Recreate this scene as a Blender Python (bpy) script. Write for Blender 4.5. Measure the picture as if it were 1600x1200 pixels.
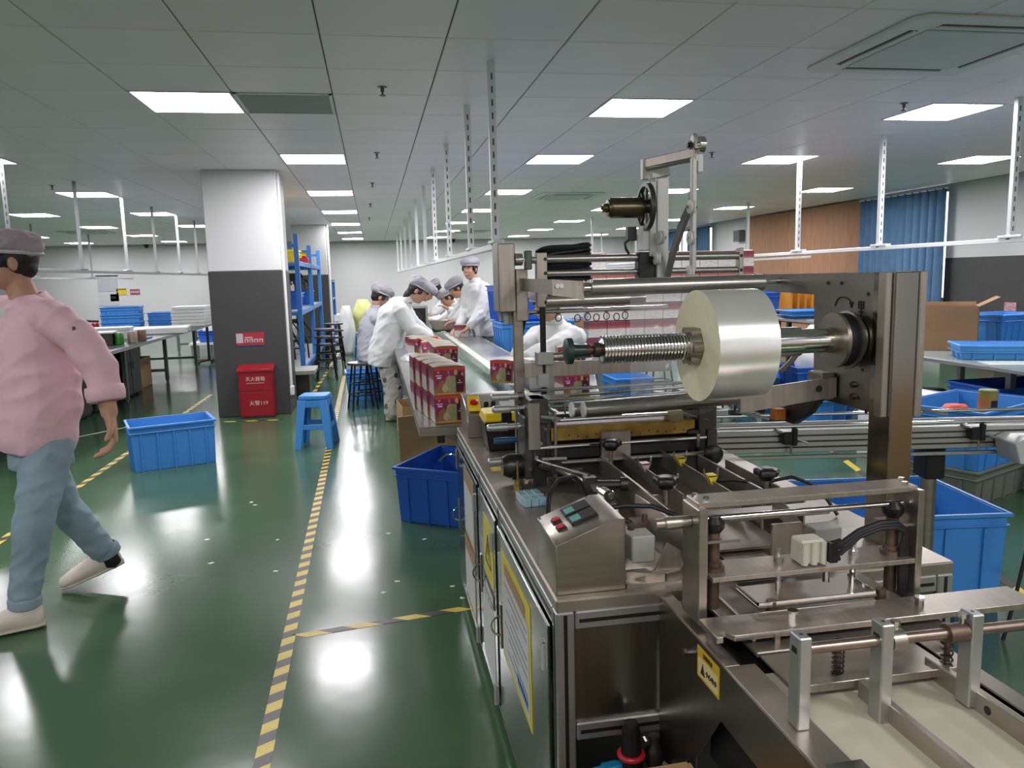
import bpy, bmesh, math, random
from math import sin, cos, pi, radians
from mathutils import Vector, Matrix, noise as mnoise
random.seed(7)
for _o in list(bpy.data.objects): bpy.data.objects.remove(_o)
scene = bpy.context.scene
COL = scene.collection

# ------------------------------------------------------------------ camera
def make_camera():
    yaw, pit, rol = radians(9.95), radians(7.98), radians(-1.43)
    fw = Vector((sin(yaw)*cos(pit), cos(yaw)*cos(pit), -sin(pit)))
    rt = Vector((cos(yaw), -sin(yaw), 0)); up = rt.cross(fw)
    r2 = cos(rol)*rt + sin(rol)*up; u2 = -sin(rol)*rt + cos(rol)*up
    cam = bpy.data.cameras.new('camera'); cam.sensor_width = 36; cam.sensor_fit = 'HORIZONTAL'
    cam.lens = 1210/1600*36; cam.clip_start = .05; cam.clip_end = 200
    o = bpy.data.objects.new('camera', cam); COL.objects.link(o)
    m = Matrix((r2, u2, -fw)).transposed().to_4x4(); m.translation = (0, 0, 1.45)
    o.matrix_world = m
    scene.camera = o
make_camera()

# ------------------------------------------------------------------ world, exposure
LIGHT = 42.0
world = bpy.data.worlds.new('daylight'); scene.world = world; world.use_nodes = True
world.node_tree.nodes['Background'].inputs[0].default_value = (.94, .97, 1, 1)
world.node_tree.nodes['Background'].inputs[1].default_value = 2.2
vs = scene.view_settings
vs.view_transform = 'Standard'; vs.look = 'None'; vs.gamma = 1; vs.use_curve_mapping = False
vs.exposure = 0.0

# ------------------------------------------------------------------ materials
def lin(h):
    if not isinstance(h, str): return h
    out = []
    for i in (0, 2, 4):
        v = int(h[i:i+2], 16)/255
        out.append(v/12.92 if v <= .04045 else ((v+.055)/1.055)**2.4)
    return tuple(out)
class NT:
    def __init__(s, name):
        s.m = bpy.data.materials.new(name); s.m.use_nodes = True
        s.t = s.m.node_tree; s.b = s.t.nodes['Principled BSDF']
    def n(s, typ, **kw):
        nd = s.t.nodes.new(typ)
        for k, v in kw.items():
            if k.startswith('i_'):
                key = k[2:]; key = int(key) if key.isdigit() else key.replace('_', ' ')
                nd.inputs[key].default_value = v
            else: setattr(nd, k, v)
        return nd
    def l(s, a, ao, b, bi): s.t.links.new(a.outputs[ao], b.inputs[bi])
MATS = {}
def pm(name, col, rough=.5, metal=0., nz=None, bump=None, stretch=(1,1,1), coat=0., alpha=1., trans=0., spec=.5, coord='Object', rvar=0., emit=None):
    """plain procedural material: colour with a soft noise variation, optional fine relief"""
    if name in MATS: return MATS[name]
    q = NT(name); b = q.b; c = lin(col)
    b.inputs['Base Color'].default_value = (*c, 1); b.inputs['Roughness'].default_value = rough
    b.inputs['Metallic'].default_value = metal; b.inputs['Specular IOR Level'].default_value = spec
    b.inputs['Coat Weight'].default_value = coat; b.inputs['Coat Roughness'].default_value = .08
    b.inputs['Alpha'].default_value = alpha; b.inputs['Transmission Weight'].default_value = trans
    if emit:
        b.inputs['Emission Color'].default_value = (*lin(emit[0]), 1); b.inputs['Emission Strength'].default_value = emit[1]
    if nz or bump or rvar:
        tc = q.n('ShaderNodeTexCoord'); mp = q.n('ShaderNodeMapping'); mp.inputs['Scale'].default_value = stretch
        q.l(tc, coord, mp, 'Vector')
    if nz or rvar:
        sc, amt = nz or (6, 0)
        ns = q.n('ShaderNodeTexNoise'); ns.inputs['Scale'].default_value = sc; ns.inputs['Detail'].default_value = 4
        q.l(mp, 'Vector', ns, 'Vector')
        if nz:
            rp = q.n('ShaderNodeValToRGB')
            rp.color_ramp.elements[0].position = .3; rp.color_ramp.elements[1].position = .72
            rp.color_ramp.elements[0].color = (*[min(1, v*(1-amt)) for v in c], 1)
            rp.color_ramp.elements[1].color = (*[min(1, v*(1+amt)) for v in c], 1)
            q.l(ns, 'Fac', rp, 'Fac'); q.l(rp, 'Color', b, 'Base Color')
        if rvar:
            mr = q.n('ShaderNodeMapRange'); mr.inputs[3].default_value = max(0, rough-rvar); mr.inputs[4].default_value = rough+rvar
            q.l(ns, 'Fac', mr, 0); q.l(mr, 0, b, 'Roughness')
    if bump:
        n2 = q.n('ShaderNodeTexNoise'); n2.inputs['Scale'].default_value = bump[0]; n2.inputs['Detail'].default_value = 3
        q.l(mp, 'Vector', n2, 'Vector')
        bp = q.n('ShaderNodeBump'); bp.inputs['Strength'].default_value = bump[1]; bp.inputs['Distance'].default_value = .01
        q.l(n2, 'Fac', bp, 'Height'); q.l(bp, 'Normal', b, 'Normal')
    MATS[name] = q.m
    return q.m

# ------------------------------------------------------------------ mesh builder
class MB:
    """collects vertices and faces of ONE part"""
    def __init__(s): s.v = []; s.f = []
    def add(s, vs, fs):
        o = len(s.v); s.v += [tuple(p) for p in vs]; s.f += [tuple(i+o for i in f) for f in fs]; return s
    def box(s, x0, y0, z0, x1, y1, z1):
        if x0 > x1: x0, x1 = x1, x0
        if y0 > y1: y0, y1 = y1, y0
        if z0 > z1: z0, z1 = z1, z0
        return s.add([(x0,y0,z0),(x1,y0,z0),(x1,y1,z0),(x0,y1,z0),(x0,y0,z1),(x1,y0,z1),(x1,y1,z1),(x0,y1,z1)],
                     [(0,3,2,1),(4,5,6,7),(0,1,5,4),(1,2,6,5),(2,3,7,6),(3,0,4,7)])
    def cbox(s, c, d): return s.box(c[0]-d[0]/2, c[1]-d[1]/2, c[2]-d[2]/2, c[0]+d[0]/2, c[1]+d[1]/2, c[2]+d[2]/2)
    def bar(s, a, b, w, h, up=(0,0,1)):
        """rectangular bar from a to b, w across, h along up"""
        a, b = Vector(a), Vector(b); d = (b-a).normalized(); u = Vector(up)
        if abs(d.dot(u)) > .99: u = Vector((0,1,0))
        sd = d.cross(u).normalized(); u = sd.cross(d).normalized()
        pts = []
        for p in (a, b):
            for sx, sz in ((-1,-1),(1,-1),(1,1),(-1,1)): pts.append(p+sd*(sx*w/2)+u*(sz*h/2))
        return s.add(pts, [(0,1,2,3),(7,6,5,4),(0,4,5,1),(1,5,6,2),(2,6,7,3),(3,7,4,0)])
    def cyl(s, a, b, r, n=16, r2=None, cap=True):
        a, b = Vector(a), Vector(b); r2 = r if r2 is None else r2
        d = (b-a).normalized(); u = d.orthogonal().normalized(); w = d.cross(u)
        pts = [a+(u*cos(2*pi*i/n)+w*sin(2*pi*i/n))*r for i in range(n)]+[b+(u*cos(2*pi*i/n)+w*sin(2*pi*i/n))*r2 for i in range(n)]
        fs = [(i, (i+1) % n, n+(i+1) % n, n+i) for i in range(n)]
        if cap: fs += [tuple(range(n))[::-1], tuple(range(n, 2*n))]
        return s.add(pts, fs)
    def lathe(s, o, axis, prof, n=20, cap=True):
        """prof: (distance along axis, radius)"""
        o = Vector(o); d = Vector(axis).normalized(); u = d.orthogonal().normalized(); w = d.cross(u)
        pts = []; fs = []
        for t, r in prof:
            for i in range(n): pts.append(o+d*t+(u*cos(2*pi*i/n)+w*sin(2*pi*i/n))*r)
        for k in range(len(prof)-1):
            for i in range(n): fs.append((k*n+i, k*n+(i+1) % n, (k+1)*n+(i+1) % n, (k+1)*n+i))
        if cap: fs += [tuple(range(n))[::-1], tuple(range((len(prof)-1)*n, len(prof)*n))]
        return s.add(pts, fs)
    def tube(s, pts, r, n=8, cap=True):
        pts = [Vector(p) for p in pts]; m = len(pts); rs = r if isinstance(r, (list, tuple)) else [r]*m
        V = []; F = []; u = None
        for k, p in enumerate(pts):
            d = (pts[min(k+1, m-1)]-pts[max(k-1, 0)]).normalized()
            u = d.orthogonal().normalized() if u is None else (u-d*u.dot(d)).normalized()
            w = d.cross(u)
            V += [p+(u*cos(2*pi*i/n)+w*sin(2*pi*i/n))*rs[k] for i in range(n)]
        for k in range(m-1):
            for i in range(n): F.append((k*n+i, k*n+(i+1) % n, (k+1)*n+(i+1) % n, (k+1)*n+i))
        if cap: F += [tuple(range(n))[::-1], tuple(range((m-1)*n, m*n))]
        return s.add(V, F)
    def prism(s, poly, axis, a, b):
        """poly of 2D points in the plane across axis ('x': (y,z), 'y': (x,z), 'z': (x,y))"""
        def P(p, t): return {'x': (t, p[0], p[1]), 'y': (p[0], t, p[1]), 'z': (p[0], p[1], t)}[axis]
        n = len(poly)
        return s.add([P(p, a) for p in poly]+[P(p, b) for p in poly],
                     [tuple(range(n))[::-1], tuple(range(n, 2*n))]+[(i, (i+1) % n, n+(i+1) % n, n+i) for i in range(n)])
    def ell(s, c, r, n=14, m=9, rot=None):
        c = Vector(c); V = []; F = []
        for j in range(m+1):
            th = pi*j/m
            for i in range(n):
                p = Vector((r[0]*sin(th)*cos(2*pi*i/n), r[1]*sin(th)*sin(2*pi*i/n), r[2]*cos(th)))
                if rot: p = rot @ p
                V.append(c+p)
        for j in range(m):
            for i in range(n): F.append((j*n+i, (j+1)*n+i, (j+1)*n+(i+1) % n, j*n+(i+1) % n))
        return s.add(V, F)
    def xf(s, mat):
        s.v = [tuple(mat @ Vector(p)) for p in s.v]; return s
    def mesh(s, name, mat, bev=0, seg=1, smooth=True, angle=35, off=None):
        me = bpy.data.meshes.new(name)
        vs_ = s.v if off is None else [(x-off[0], y-off[1], z-off[2]) for x, y, z in s.v]
        me.from_pydata(vs_, [], s.f)
        bm = bmesh.new(); bm.from_mesh(me)
        bmesh.ops.remove_doubles(bm, verts=bm.verts, dist=1e-6)
        bmesh.ops.recalc_face_normals(bm, faces=bm.faces)
        if bev:
            es = [e for e in bm.edges if len(e.link_faces) == 2 and e.calc_face_angle(0) > radians(40)]
            bmesh.ops.bevel(bm, geom=es, offset=bev, segments=seg, affect='EDGES', clamp_overlap=True)
        bm.to_mesh(me); bm.free()
        if smooth:
            me.polygons.foreach_set('use_smooth', [True]*len(me.polygons)); me.set_sharp_from_angle(angle=radians(angle))
        if mat: me.materials.append(mat)
        me.update()
        return me
    def build(s, name, mat, parent=None, world=False, label=None, **kw):
        """one mesh object; world=True: the coordinates are world coordinates"""
        off = None
        if world and parent is not None:
            off = Vector((0,0,0)); q = parent
            while q is not None: off = off+Vector(q.location); q = q.parent
        return obj(name, s.mesh(name, mat, off=off, **kw), parent, label)
def obj(name, me, parent=None, label=None):
    o = bpy.data.objects.new(name, me); COL.objects.link(o)
    if parent is not None: o.parent = parent
    if label: o['label'] = label
    return o
def tag(o, label, cat, group=None):
    o['label'] = label; o['category'] = cat
    if group: o['group'] = group
    return o
def struct(o, label=None):
    o['kind'] = 'structure'
    if label: o['label'] = label
    return o
def stuff(o): o['kind'] = 'stuff'; return o
def thing(name, label, cat, loc=(0,0,0), rz=0., group=None):
    o = bpy.data.objects.new(name, None); COL.objects.link(o); o.empty_display_size = .1
    o.location = loc; o.rotation_euler = (0, 0, radians(rz))
    return tag(o, label, cat, group)
def copy_tree(o, parent=None):
    kids = [c for c in KIDS.get(o.name, [])] if False else list(o.children)
    c = o.copy(); COL.objects.link(c); c.parent = parent
    for k in kids: copy_tree(k, c)
    return c
KIDS = {}
def dup(o, loc, rz=None, label=None):
    c = copy_tree(o); c.location = loc
    if rz is not None: c.rotation_euler = (0, 0, radians(rz))
    if label: c['label'] = label
    return c
def text_mb(txt, size, depth=.0008):
    """flat lettering lying in the xy plane, centred, as vertices and faces"""
    cu = bpy.data.curves.new('lettering', 'FONT'); cu.body = txt; cu.size = size; cu.align_x = 'CENTER'; cu.align_y = 'CENTER'
    cu.resolution_u = 2; cu.extrude = depth
    o = bpy.data.objects.new('lettering', cu); COL.objects.link(o)
    dg = bpy.context.evaluated_depsgraph_get(); me = bpy.data.meshes.new_from_object(o.evaluated_get(dg))
    mb = MB(); mb.add([tuple(v.co) for v in me.vertices], [tuple(p.vertices) for p in me.polygons])
    bpy.data.objects.remove(o); bpy.data.curves.remove(cu); bpy.data.meshes.remove(me)
    return mb
ORD = ['first','second','third','fourth','fifth','sixth','seventh','eighth','ninth','tenth','eleventh','twelfth']

# palette
STEEL = pm('stainless_steel', 'a29a8f', .32, .9, nz=(5,.10), stretch=(1,1,14), rvar=.06)
STEELX = pm('brushed_plate', 'a8a095', .38, .85, nz=(6,.12), stretch=(14,1,1), rvar=.07)
TABLE = pm('worn_steel_top', 'a0988c', .40, .85, nz=(4,.18), rvar=.10)
ALU = pm('aluminium_profile', 'b4b5b2', .38, .9, nz=(9,.04))
CHROME = pm('chrome_rod', 'c9c9c6', .12, 1.)
ROLLER = pm('ground_roller', 'a8a59e', .30, .88, nz=(30,.06))
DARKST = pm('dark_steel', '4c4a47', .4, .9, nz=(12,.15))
RUST = pm('rusty_steel', '6b5a4e', .5, .8, nz=(18,.35))
BRASS = pm('yellow_painted_bar', 'a8873a', .45, .3, nz=(22,.35))
BLACK = pm('black_plastic', '141414', .35, nz=(20,.1))
RUBBER = pm('black_rubber', '101012', .55)
GREYP = pm('grey_paint', '9fa09a', .45, .2)
WHITEP = pm('white_paint', 'd8d9d6', .4)
BLUEP = pm('blue_plastic', '3f87d0', .38, nz=(3,.06))
BLUE2 = pm('deep_blue_plastic', '2a63c4', .36, nz=(3,.08))
BLUE3 = pm('light_blue_plastic', '4a97da', .38, nz=(3,.06))
REDP = pm('red_paint', '8c101c', .35, nz=(4,.08))
YELP = pm('yellow_plastic', 'e8c81e', .4)
CARD = pm('cardboard', 'a98a60', .85, nz=(3,.08), bump=(60,.05))
CARDIN = pm('cardboard_cut', 'b99f78', .9)
PAPER = pm('white_paper', 'dfe2e2', .6)
GUNMETAL = pm('olive_motor_case', '5d5640', .3, .9)
# ================================================================== THE ROOM
CEIL = 2.62; T = .612; X0, X1, Y0, Y1 = -11.6, 8.53, -4.2, 24.9
GX, GY = -1.1106-T/2, 5.54-T/2          # grid origin: the first panel light fills one tile

def floor_material():
    q = NT('green_epoxy_floor'); b = q.b
    tc = q.n('ShaderNodeTexCoord')
    n1 = q.n('ShaderNodeTexNoise', i_Scale=.55, i_Detail=3.); q.l(tc, 'Object', n1, 'Vector')
    rp = q.n('ShaderNodeValToRGB'); e = rp.color_ramp.elements
    e[0].position = .3; e[1].position = .75
    e[0].color = (*lin('385139'), 1); e[1].color = (*lin('49694a'), 1)
    q.l(n1, 'Fac', rp, 'Fac')
    # scuffs: thin pale flecks
    n2 = q.n('ShaderNodeTexNoise', i_Scale=26., i_Detail=5., i_Roughness=.65); q.l(tc, 'Object', n2, 'Vector')
    m2 = q.n('ShaderNodeMapRange', i_1=.69, i_2=.76); q.l(n2, 'Fac', m2, 0)
    mx = q.n('ShaderNodeMix', data_type='RGBA'); mx.inputs['B'].default_value = (*lin('8fa596'), 1)
    sc = q.n('ShaderNodeMath', operation='MULTIPLY', i_1=.35); q.l(m2, 0, sc, 0)
    q.l(sc, 0, mx, 'Factor'); q.l(rp, 'Color', mx, 'A'); q.l(mx, 'Result', b, 'Base Color')
    n3 = q.n('ShaderNodeTexNoise', i_Scale=3., i_Detail=4.); q.l(tc, 'Object', n3, 'Vector')
    mr = q.n('ShaderNodeMapRange', i_3=.14, i_4=.22); q.l(n3, 'Fac', mr, 0); q.l(mr, 0, b, 'Roughness')
    b.inputs['Specular IOR Level'].default_value = .42
    n4 = q.n('ShaderNodeTexNoise', i_Scale=9., i_Detail=2.); q.l(tc, 'Object', n4, 'Vector')
    bp = q.n('ShaderNodeBump', i_Strength=.05, i_Distance=.01); q.l(n4, 'Fac', bp, 'Height'); q.l(bp, 'Normal', b, 'Normal')
    return q.m
WALL = pm('white_wall_paint', 'cfd0d0', .6, nz=(.8,.03))
DARKW = pm('charcoal_wall_paint', '3c3c3c', .5, nz=(6,.1))
struct(MB().box(X0,Y0,-.12, X1,Y1,0).build('floor', floor_material(), smooth=False), 'glossy green epoxy floor')
struct(MB().box(X0-.2,Y1,0, X1+.2,Y1+.2,CEIL+.1).build('wall_back', WALL, smooth=False))
struct(MB().box(X0-.2,Y0-.2,0, X0,Y1,CEIL+.1).build('wall_left', WALL, smooth=False))
struct(MB().box(X0,Y0-.2,0, X1+.2,Y0,CEIL+.1).build('wall_front', WALL, smooth=False))
# right wall with two window openings
wr = MB()
WZ0, WZ1 = .9, 2.59
wins = [(10.5, 12.3), (18.75, 21.7)]
ys = [Y0, 10.5, 12.3, 18.75, 21.7, Y1]
for a, b_ in ((ys[0],ys[1]), (ys[2],ys[3]), (ys[4],ys[5])): wr.box(X1, a, 0, X1+.2, b_, CEIL+.1)
for a, b_ in wins: wr.box(X1, a, 0, X1+.2, b_, WZ0).box(X1, a, WZ1, X1+.2, b_, CEIL+.1)
wallr = struct(wr.build('wall_right', WALL, smooth=False))
GLASS = pm('window_glass', 'ffffff', .02, trans=1.)
WF = pm('window_frame_paint', 'b9bcbd', .4)
for i, (a, b_) in enumerate(wins):
    w = bpy.data.objects.new('window_%d' % (i+1), None); COL.objects.link(w); w.location = (X1+.1, (a+b_)/2, WZ0); struct(w)
    mb = MB(); hw = (b_-a)/2; h = WZ1-WZ0
    for y in (-hw+.025, 0, hw-.025): mb.box(-.03, y-.025, 0, .03, y+.025, h)
    mb.box(-.03,-hw,0,.03,hw,.05).box(-.03,-hw,h-.05,.03,hw,h)
    mb.build('window_frame', WF, w)
    for y0, y1 in ((-hw+.05,-.025), (.025,hw-.05)): MB().box(-.004,y0,.05,.004,y1,h-.05).build('pane', GLASS, w)
# dark dado on the right wall, around the near pier
struct(MB().box(X1-.02, Y0, 0, X1, 10.48, 1.548).build('trim_1', DARKW, smooth=False), 'charcoal painted lower wall')
struct(MB().box(X1-.02, 16.85, 0, X1, 18.6, 1.42).build('trim_2', DARKW, smooth=False), 'charcoal painted lower wall')

# pillars
def pillar(name, x0, y0, x1, y1, zd):
    p = bpy.data.objects.new(name, None); COL.objects.link(p); p.location = ((x0+x1)/2, (y0+y1)/2, 0); struct(p)
    MB().box(x0,y0,zd,x1,y1,CEIL).build('upper_shaft', WALL, p, True, bev=.008)
    MB().box(x0-.004,y0-.004,0,x1+.004,y1+.004,zd).build('painted_base', DARKPEEL, p, True, bev=.006)
    return p
def peel_material():
    q = NT('charcoal_paint_chipped'); b = q.b
    tc = q.n('ShaderNodeTexCoord')
    n = q.n('ShaderNodeTexNoise', i_Scale=5., i_Detail=8., i_Roughness=.7); q.l(tc, 'Object', n, 'Vector')
    r = q.n('ShaderNodeValToRGB'); e = r.color_ramp.elements
    e[0].position = .70; e[1].position = .715; e[0].color = (*lin('3a3a3a'), 1); e[1].color = (*lin('b9b9b4'), 1)
    q.l(n, 'Fac', r, 'Fac'); q.l(r, 'Color', b, 'Base Color'); b.inputs['Roughness'].default_value = .5
    return q.m
DARKPEEL = peel_material()
pl = pillar('pillar_1', -1.705, 8.72, -.955, 9.44, 1.565)
MB().cyl((-.94,8.80,.28),(-.94,8.80,CEIL),.018,10).build('conduit', WHITEP, pl, True)
MB().box(-.955,8.76,.20,-.91,8.85,.30).build('socket_box', WHITEP, pl, True, bev=.006)
p2 = pillar('pillar_2', -1.64, 17.2, -.93, 17.9, 1.563)
MB().cyl((-.9,17.24,.3),(-.9,17.24,CEIL),.03,10).build('conduit', WHITEP, p2, True)
p3 = pillar('pillar_3', 7.85, 9.0, X1, 10.45, 1.548) if False else None

# ceiling: backing slab, tiles, panel lights
TILE = pm('ceiling_tile', 'f2ecf0', .42, nz=(1.2,.03), bump=(14,.03))
GRID = pm('ceiling_grid', '6f7472', .5)
ceil = struct(MB().box(X0-.2,Y0-.2,CEIL+.012,X1+.2,Y1+.2,CEIL+.1).build('ceiling', GRID, smooth=False), 'suspended ceiling of square tiles')
cols = [(-.5,[1,2,3,4,5,6],'over the aisle'), (1.95,[0,1,2,3,4,5,6],'over the conveyor line'), (4.40,[0,1,2,3,4,5,6],'right of the conveyor line'),
        (6.85,[0,1,2,3,4,5,6],'nearest the curtained wall'), (-3.56,[0,1,2,3,4],'over the left workbench'), (-5.40,[3,4,5,6,2],'left of the workbench'), (-7.84,[2,3,4,5,6],'farthest left')]
rows = [5.54, 7.99, 11.05, 14.11, 17.17, 20.23, 23.29]
def snap(v, g): return g+(round((v-g-T/2)/T))*T+T/2
lights = []
for x, rr, where in cols:
    for k in sorted(rr): lights.append((snap(x, GX), snap(rows[k], GY), where, k))
lights.append((snap(-1.11, GX), snap(5.54, GY), 'in front of the white pillar', 0))
for x in (-3.56, -.5, 1.95, 4.40):                     # unseen panels added above and behind the camera to light the foreground
    for q, y in enumerate((2.48, -.58, -3.0)):
        if y < 1 or abs(x) > 3: lights.append((snap(x, GX), snap(y, GY), '%s row back, %s column' % (ORD[q], ORD[[-3.56,-.5,1.95,4.40].index(x)]), -1))
occ = {(round((x-GX-T/2)/T), round((y-GY-T/2)/T)) for x, y, w, k in lights}
AC = {(i, j) for i in (6, 7) for j in (-3, -2)}; VENT = {(1, 0)}
VENT_X = GX+1.5*T
occ_all = occ | VENT
tg = .004
tile_me = MB().box(-T/2+tg,-T/2+tg,0, T/2-tg,T/2-tg,.014).mesh('ceiling_tile', TILE, bev=.003)
tl = []
for i in range(-17, 17):
    for j in range(-16, 32):
        cx, cy = GX+(i+.5)*T, GY+(j+.5)*T
        if cx-T/2 < X0-.3 or cx+T/2 > X1+.3 or cy < Y0 or cy > Y1-.2 or (i, j) in occ_all: continue
        az = math.atan2(cx, cy)-radians(9.95)
        vis = cy > 2.2 and abs(az) < radians(37)
        tl.append((0 if vis else 1, cy*cy+.15*cx*cx, i, j, cx, cy))
tl.sort()
far = MB()
for n, (inv, d, i, j, cx, cy) in enumerate(tl):
    dz = random.uniform(-.0008, .0008)
    if n < 300:
        o = obj('ceiling_tile', tile_me, ceil); o.location = (cx, cy, CEIL-.002+dz)
    else: far.box(cx-T/2+tg, cy-T/2+tg, CEIL-.002+dz, cx+T/2-tg, cy+T/2-tg, CEIL+.012)
stuff(far.build('ceiling_tile', TILE, ceil, smooth=False))
DIFF = pm('lit_diffuser', 'ffffff', .5, emit=('fffaff', LIGHT))
LFR = pm('light_frame', 'd5d8d8', .4)
fr = MB(); h = T/2-.004
for a in ((-h,-h,h,-h+.014),(-h,h-.014,h,h),(-h,-h,-h+.014,h),(h-.014,-h,h,h)): fr.box(a[0],a[1],-.006,a[2],a[3],.012)
fr_me = fr.mesh('frame', LFR); hd = h-.012
df_me = MB().add([(-hd,-hd,0),(-hd,hd,0),(hd,hd,0),(hd,-hd,0)], [(0,1,2,3)]).mesh('diffuser', DIFF, smooth=False)
for p in df_me.polygons:
    if p.normal.z > 0: df_me.flip_normals(); break
for x, y, where, k in lights:
    lb = ('lit square ceiling panel, %s from the front in the row %s' % (ORD[max(k, 0)], where)) if k >= 0 else 'added unseen lit ceiling panel behind the viewer, '+where
    if where == 'in front of the white pillar': lb = 'lit square ceiling panel, large and near, in front of the white pillar'
    t = thing('ceiling_light', lb, 'ceiling light', (x, y, CEIL), 0, 'ceiling panel lights')
    obj('frame', fr_me, t); obj('diffuser', df_me, t)

# air return grille
t = thing('air_vent', 'grey louvred rectangular vent in the ceiling beside the big panel light', 'vent', (VENT_X, 5.54, CEIL))
m = MB()
for a in ((-h,-h,h,-h+.02),(-h,h-.02,h,h),(-h,-h,-h+.02,h),(h-.02,-h,h,h)): m.box(a[0],a[1],-.008,a[2],a[3],.012)
m.build('frame', LFR, t)
MB().box(-h,-h,.02,h,h,.024).build('backing', DARKST, t)
VS = pm('vent_slat', 'b4b9b9', .5)
sl = MB().add([(-h+.02,-.013,.012),(h-.02,-.013,.012),(h-.02,.010,-.004),(-h+.02,.010,-.004),(-h+.02,-.013,.0135),(h-.02,-.013,.0135),(h-.02,.010,-.0025),(-h+.02,.010,-.0025)],
    [(0,1,2,3),(7,6,5,4),(0,4,5,1),(2,6,7,3),(1,5,6,2),(0,3,7,4)]).mesh('slat', VS, smooth=False)
for k in range(22):
    o = obj('slat', sl, t); o.location = (0, -h+.03+k*.0255, 0)

# cassette air conditioners
ACW = pm('air_con_cover', 'dfe2e0', .45)
def cassette(cx, cy, label, s=.95):
    t = thing('ceiling_air_conditioner', label, 'air conditioner', (cx, cy, CEIL), 0, 'ceiling cassette air conditioners')
    h = s/2; k = .16
    pts = [(-h+.06,-h),(h-.06,-h),(h,-h+.06),(h,h-.06),(h-.06,h),(-h+.06,h),(-h,h-.06),(-h,-h+.06)]
    MB().prism(pts, 'z', -.022, -.003).build('cover', ACW, t, bev=.006)
    g = h-k-.02
    MB().box(-g,-g,-.030,g,g,-.021).build('grille', pm('air_con_grille', 'cfd3d1', .5, bump=(90,.2)), t, bev=.004)
    for a in range(4):
        R = Matrix.Rotation(a*pi/2, 4, 'Z')
        m = MB().box(-g+.02, g+.035, -.0235, g-.02, g+.085, -.0215); m.xf(R); m.build('air_slot', BLACK, t)
        m = MB().box(-g+.02, g+.05, -.032, g-.02, g+.062, -.0235); m.xf(R); m.build('louvre', ACW, t)
    return t
cassette(3.08, 3.92, 'large four-way air conditioner cassette in the ceiling, near upper right', 1.02)
cassette(2.95, 11.6, 'four-way air conditioner cassette in the ceiling beyond the film machine', .95)
cassette(2.6, 20.5, 'small distant air conditioner cassette above the far end of the conveyor', .95)
cassette(-6.1, 18.6, 'four-way air conditioner cassette in the ceiling over the left workbenches', .95)

# sprinkler heads
SPR = pm('sprinkler_metal', '6d6f70', .35, .8)
for x, y, lb in ((.118,5.03,'nearest sprinkler head beside the ceiling vent'), (.10,7.57,'second sprinkler head along the aisle ceiling'), (.06,9.9,'third sprinkler head along the aisle ceiling'), (.03,12.6,'fourth sprinkler head along the aisle ceiling'),
             (.0,15.4,'fifth sprinkler head along the aisle ceiling'), (3.86,5.25,'sprinkler head in the ceiling beside the right front panel light'), (3.4,7.5,'sprinkler head in the ceiling behind the film arm'), (-3.6,10.0,'sprinkler head above the left workbench rail')):
    m = MB().lathe((x,y,CEIL), (0,0,-1), [(0,.03),(.006,.03),(.008,.012),(.03,.012),(.034,.007),(.05,.007),(.052,.02),(.056,.02)], 12)
    t = thing('sprinkler', lb, 'sprinkler', (x,y,CEIL), 0, 'ceiling sprinklers'); m.build('head', SPR, t, True)
# small dome cameras
for x, y, lb in ((-6.5,24.7,'small black dome camera on the ceiling at the far left wall'), (2.55,24.5,'small black dome camera on the ceiling over the far conveyor end')):
    t = thing('ceiling_camera', lb, 'camera', (x,y,CEIL)); MB().lathe((0,0,0),(0,0,-1),[(0,.07),(.03,.07),(.05,.06),(.09,.045),(.11,.02)],14).build('dome', BLACK, t)

# floor marking tape: each coloured block its own piece, slightly proud of the floor
TY = pm('yellow_tape', 'd3b93a', .4, nz=(12,.12)); TK = pm('black_tape', '2c2622', .4, nz=(12,.2)); TW = pm('pale_tape', 'b9bda9', .5, nz=(10,.15))
def tape(name, label, a, b, w, step, slant, n_max=400):
    a, b = Vector(a), Vector(b); d = (b-a); L = d.length; d.normalize(); s = Vector((d.y, -d.x))
    t = thing(name, label, 'floor tape', (a.x, a.y, 0))
    k = 0; x = 0
    while x < L-.01:
        e = min(x+step, L); z = .0012
        P = []
        for u, v in ((x,-1),(e,-1),(e,1),(x,1)):
            p = a+d*(u+slant*v*.5)+s*(v*w/2); P.append((p.x, p.y))
        MB().prism(P, 'z', .0002, z).build('tape_block', TK if k % 2 else TY, t, True, smooth=False)
        x = e; k += 1
    return t
tape('marking_tape', 'yellow and black striped tape running along the aisle to the blue stool', (-.395,1.7), (-.49,12.0), .052, .062, .03)
tape('marking_tape', 'short yellow and black tape crossing the aisle to the steel machine', (-.37,3.13), (.34,3.24), .045, .105, .06)
tape('marking_tape', 'yellow and black striped tape behind the walking man', (-2.2,3.6), (-2.15,10.6), .05, .09, .05)
tape('marking_tape', 'pale striped tape by the blue storage rack', (-.83,9.6), (-.72,16.5), .05, .2, .05)
tape('marking_tape', 'yellow dashed tape behind the film machine', (2.7,2.6), (3.75,6.2), .05, .3, .05)
tape('marking_tape', 'worn yellow tape around the foot of the red box', (-1.6,8.42), (-1.0,8.36), .035, .11, .04)
for i, (a, b, lb) in enumerate((((-3.1,7.75),(-2.3,8.75),'pale worn joint strip in the floor under the left workbench'),)):
    t = thing('floor_strip', lb, 'floor strip', (a[0],a[1],0)); d = (Vector(b)-Vector(a)).normalized(); s = Vector((d.y,-d.x))*.02
    MB().prism([(a[0]-s.x,a[1]-s.y),(b[0]-s.x,b[1]-s.y),(b[0]+s.x,b[1]+s.y),(a[0]+s.x,a[1]+s.y)],'z',.0002,.0016).build('strip', TW, t, True)

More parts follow.
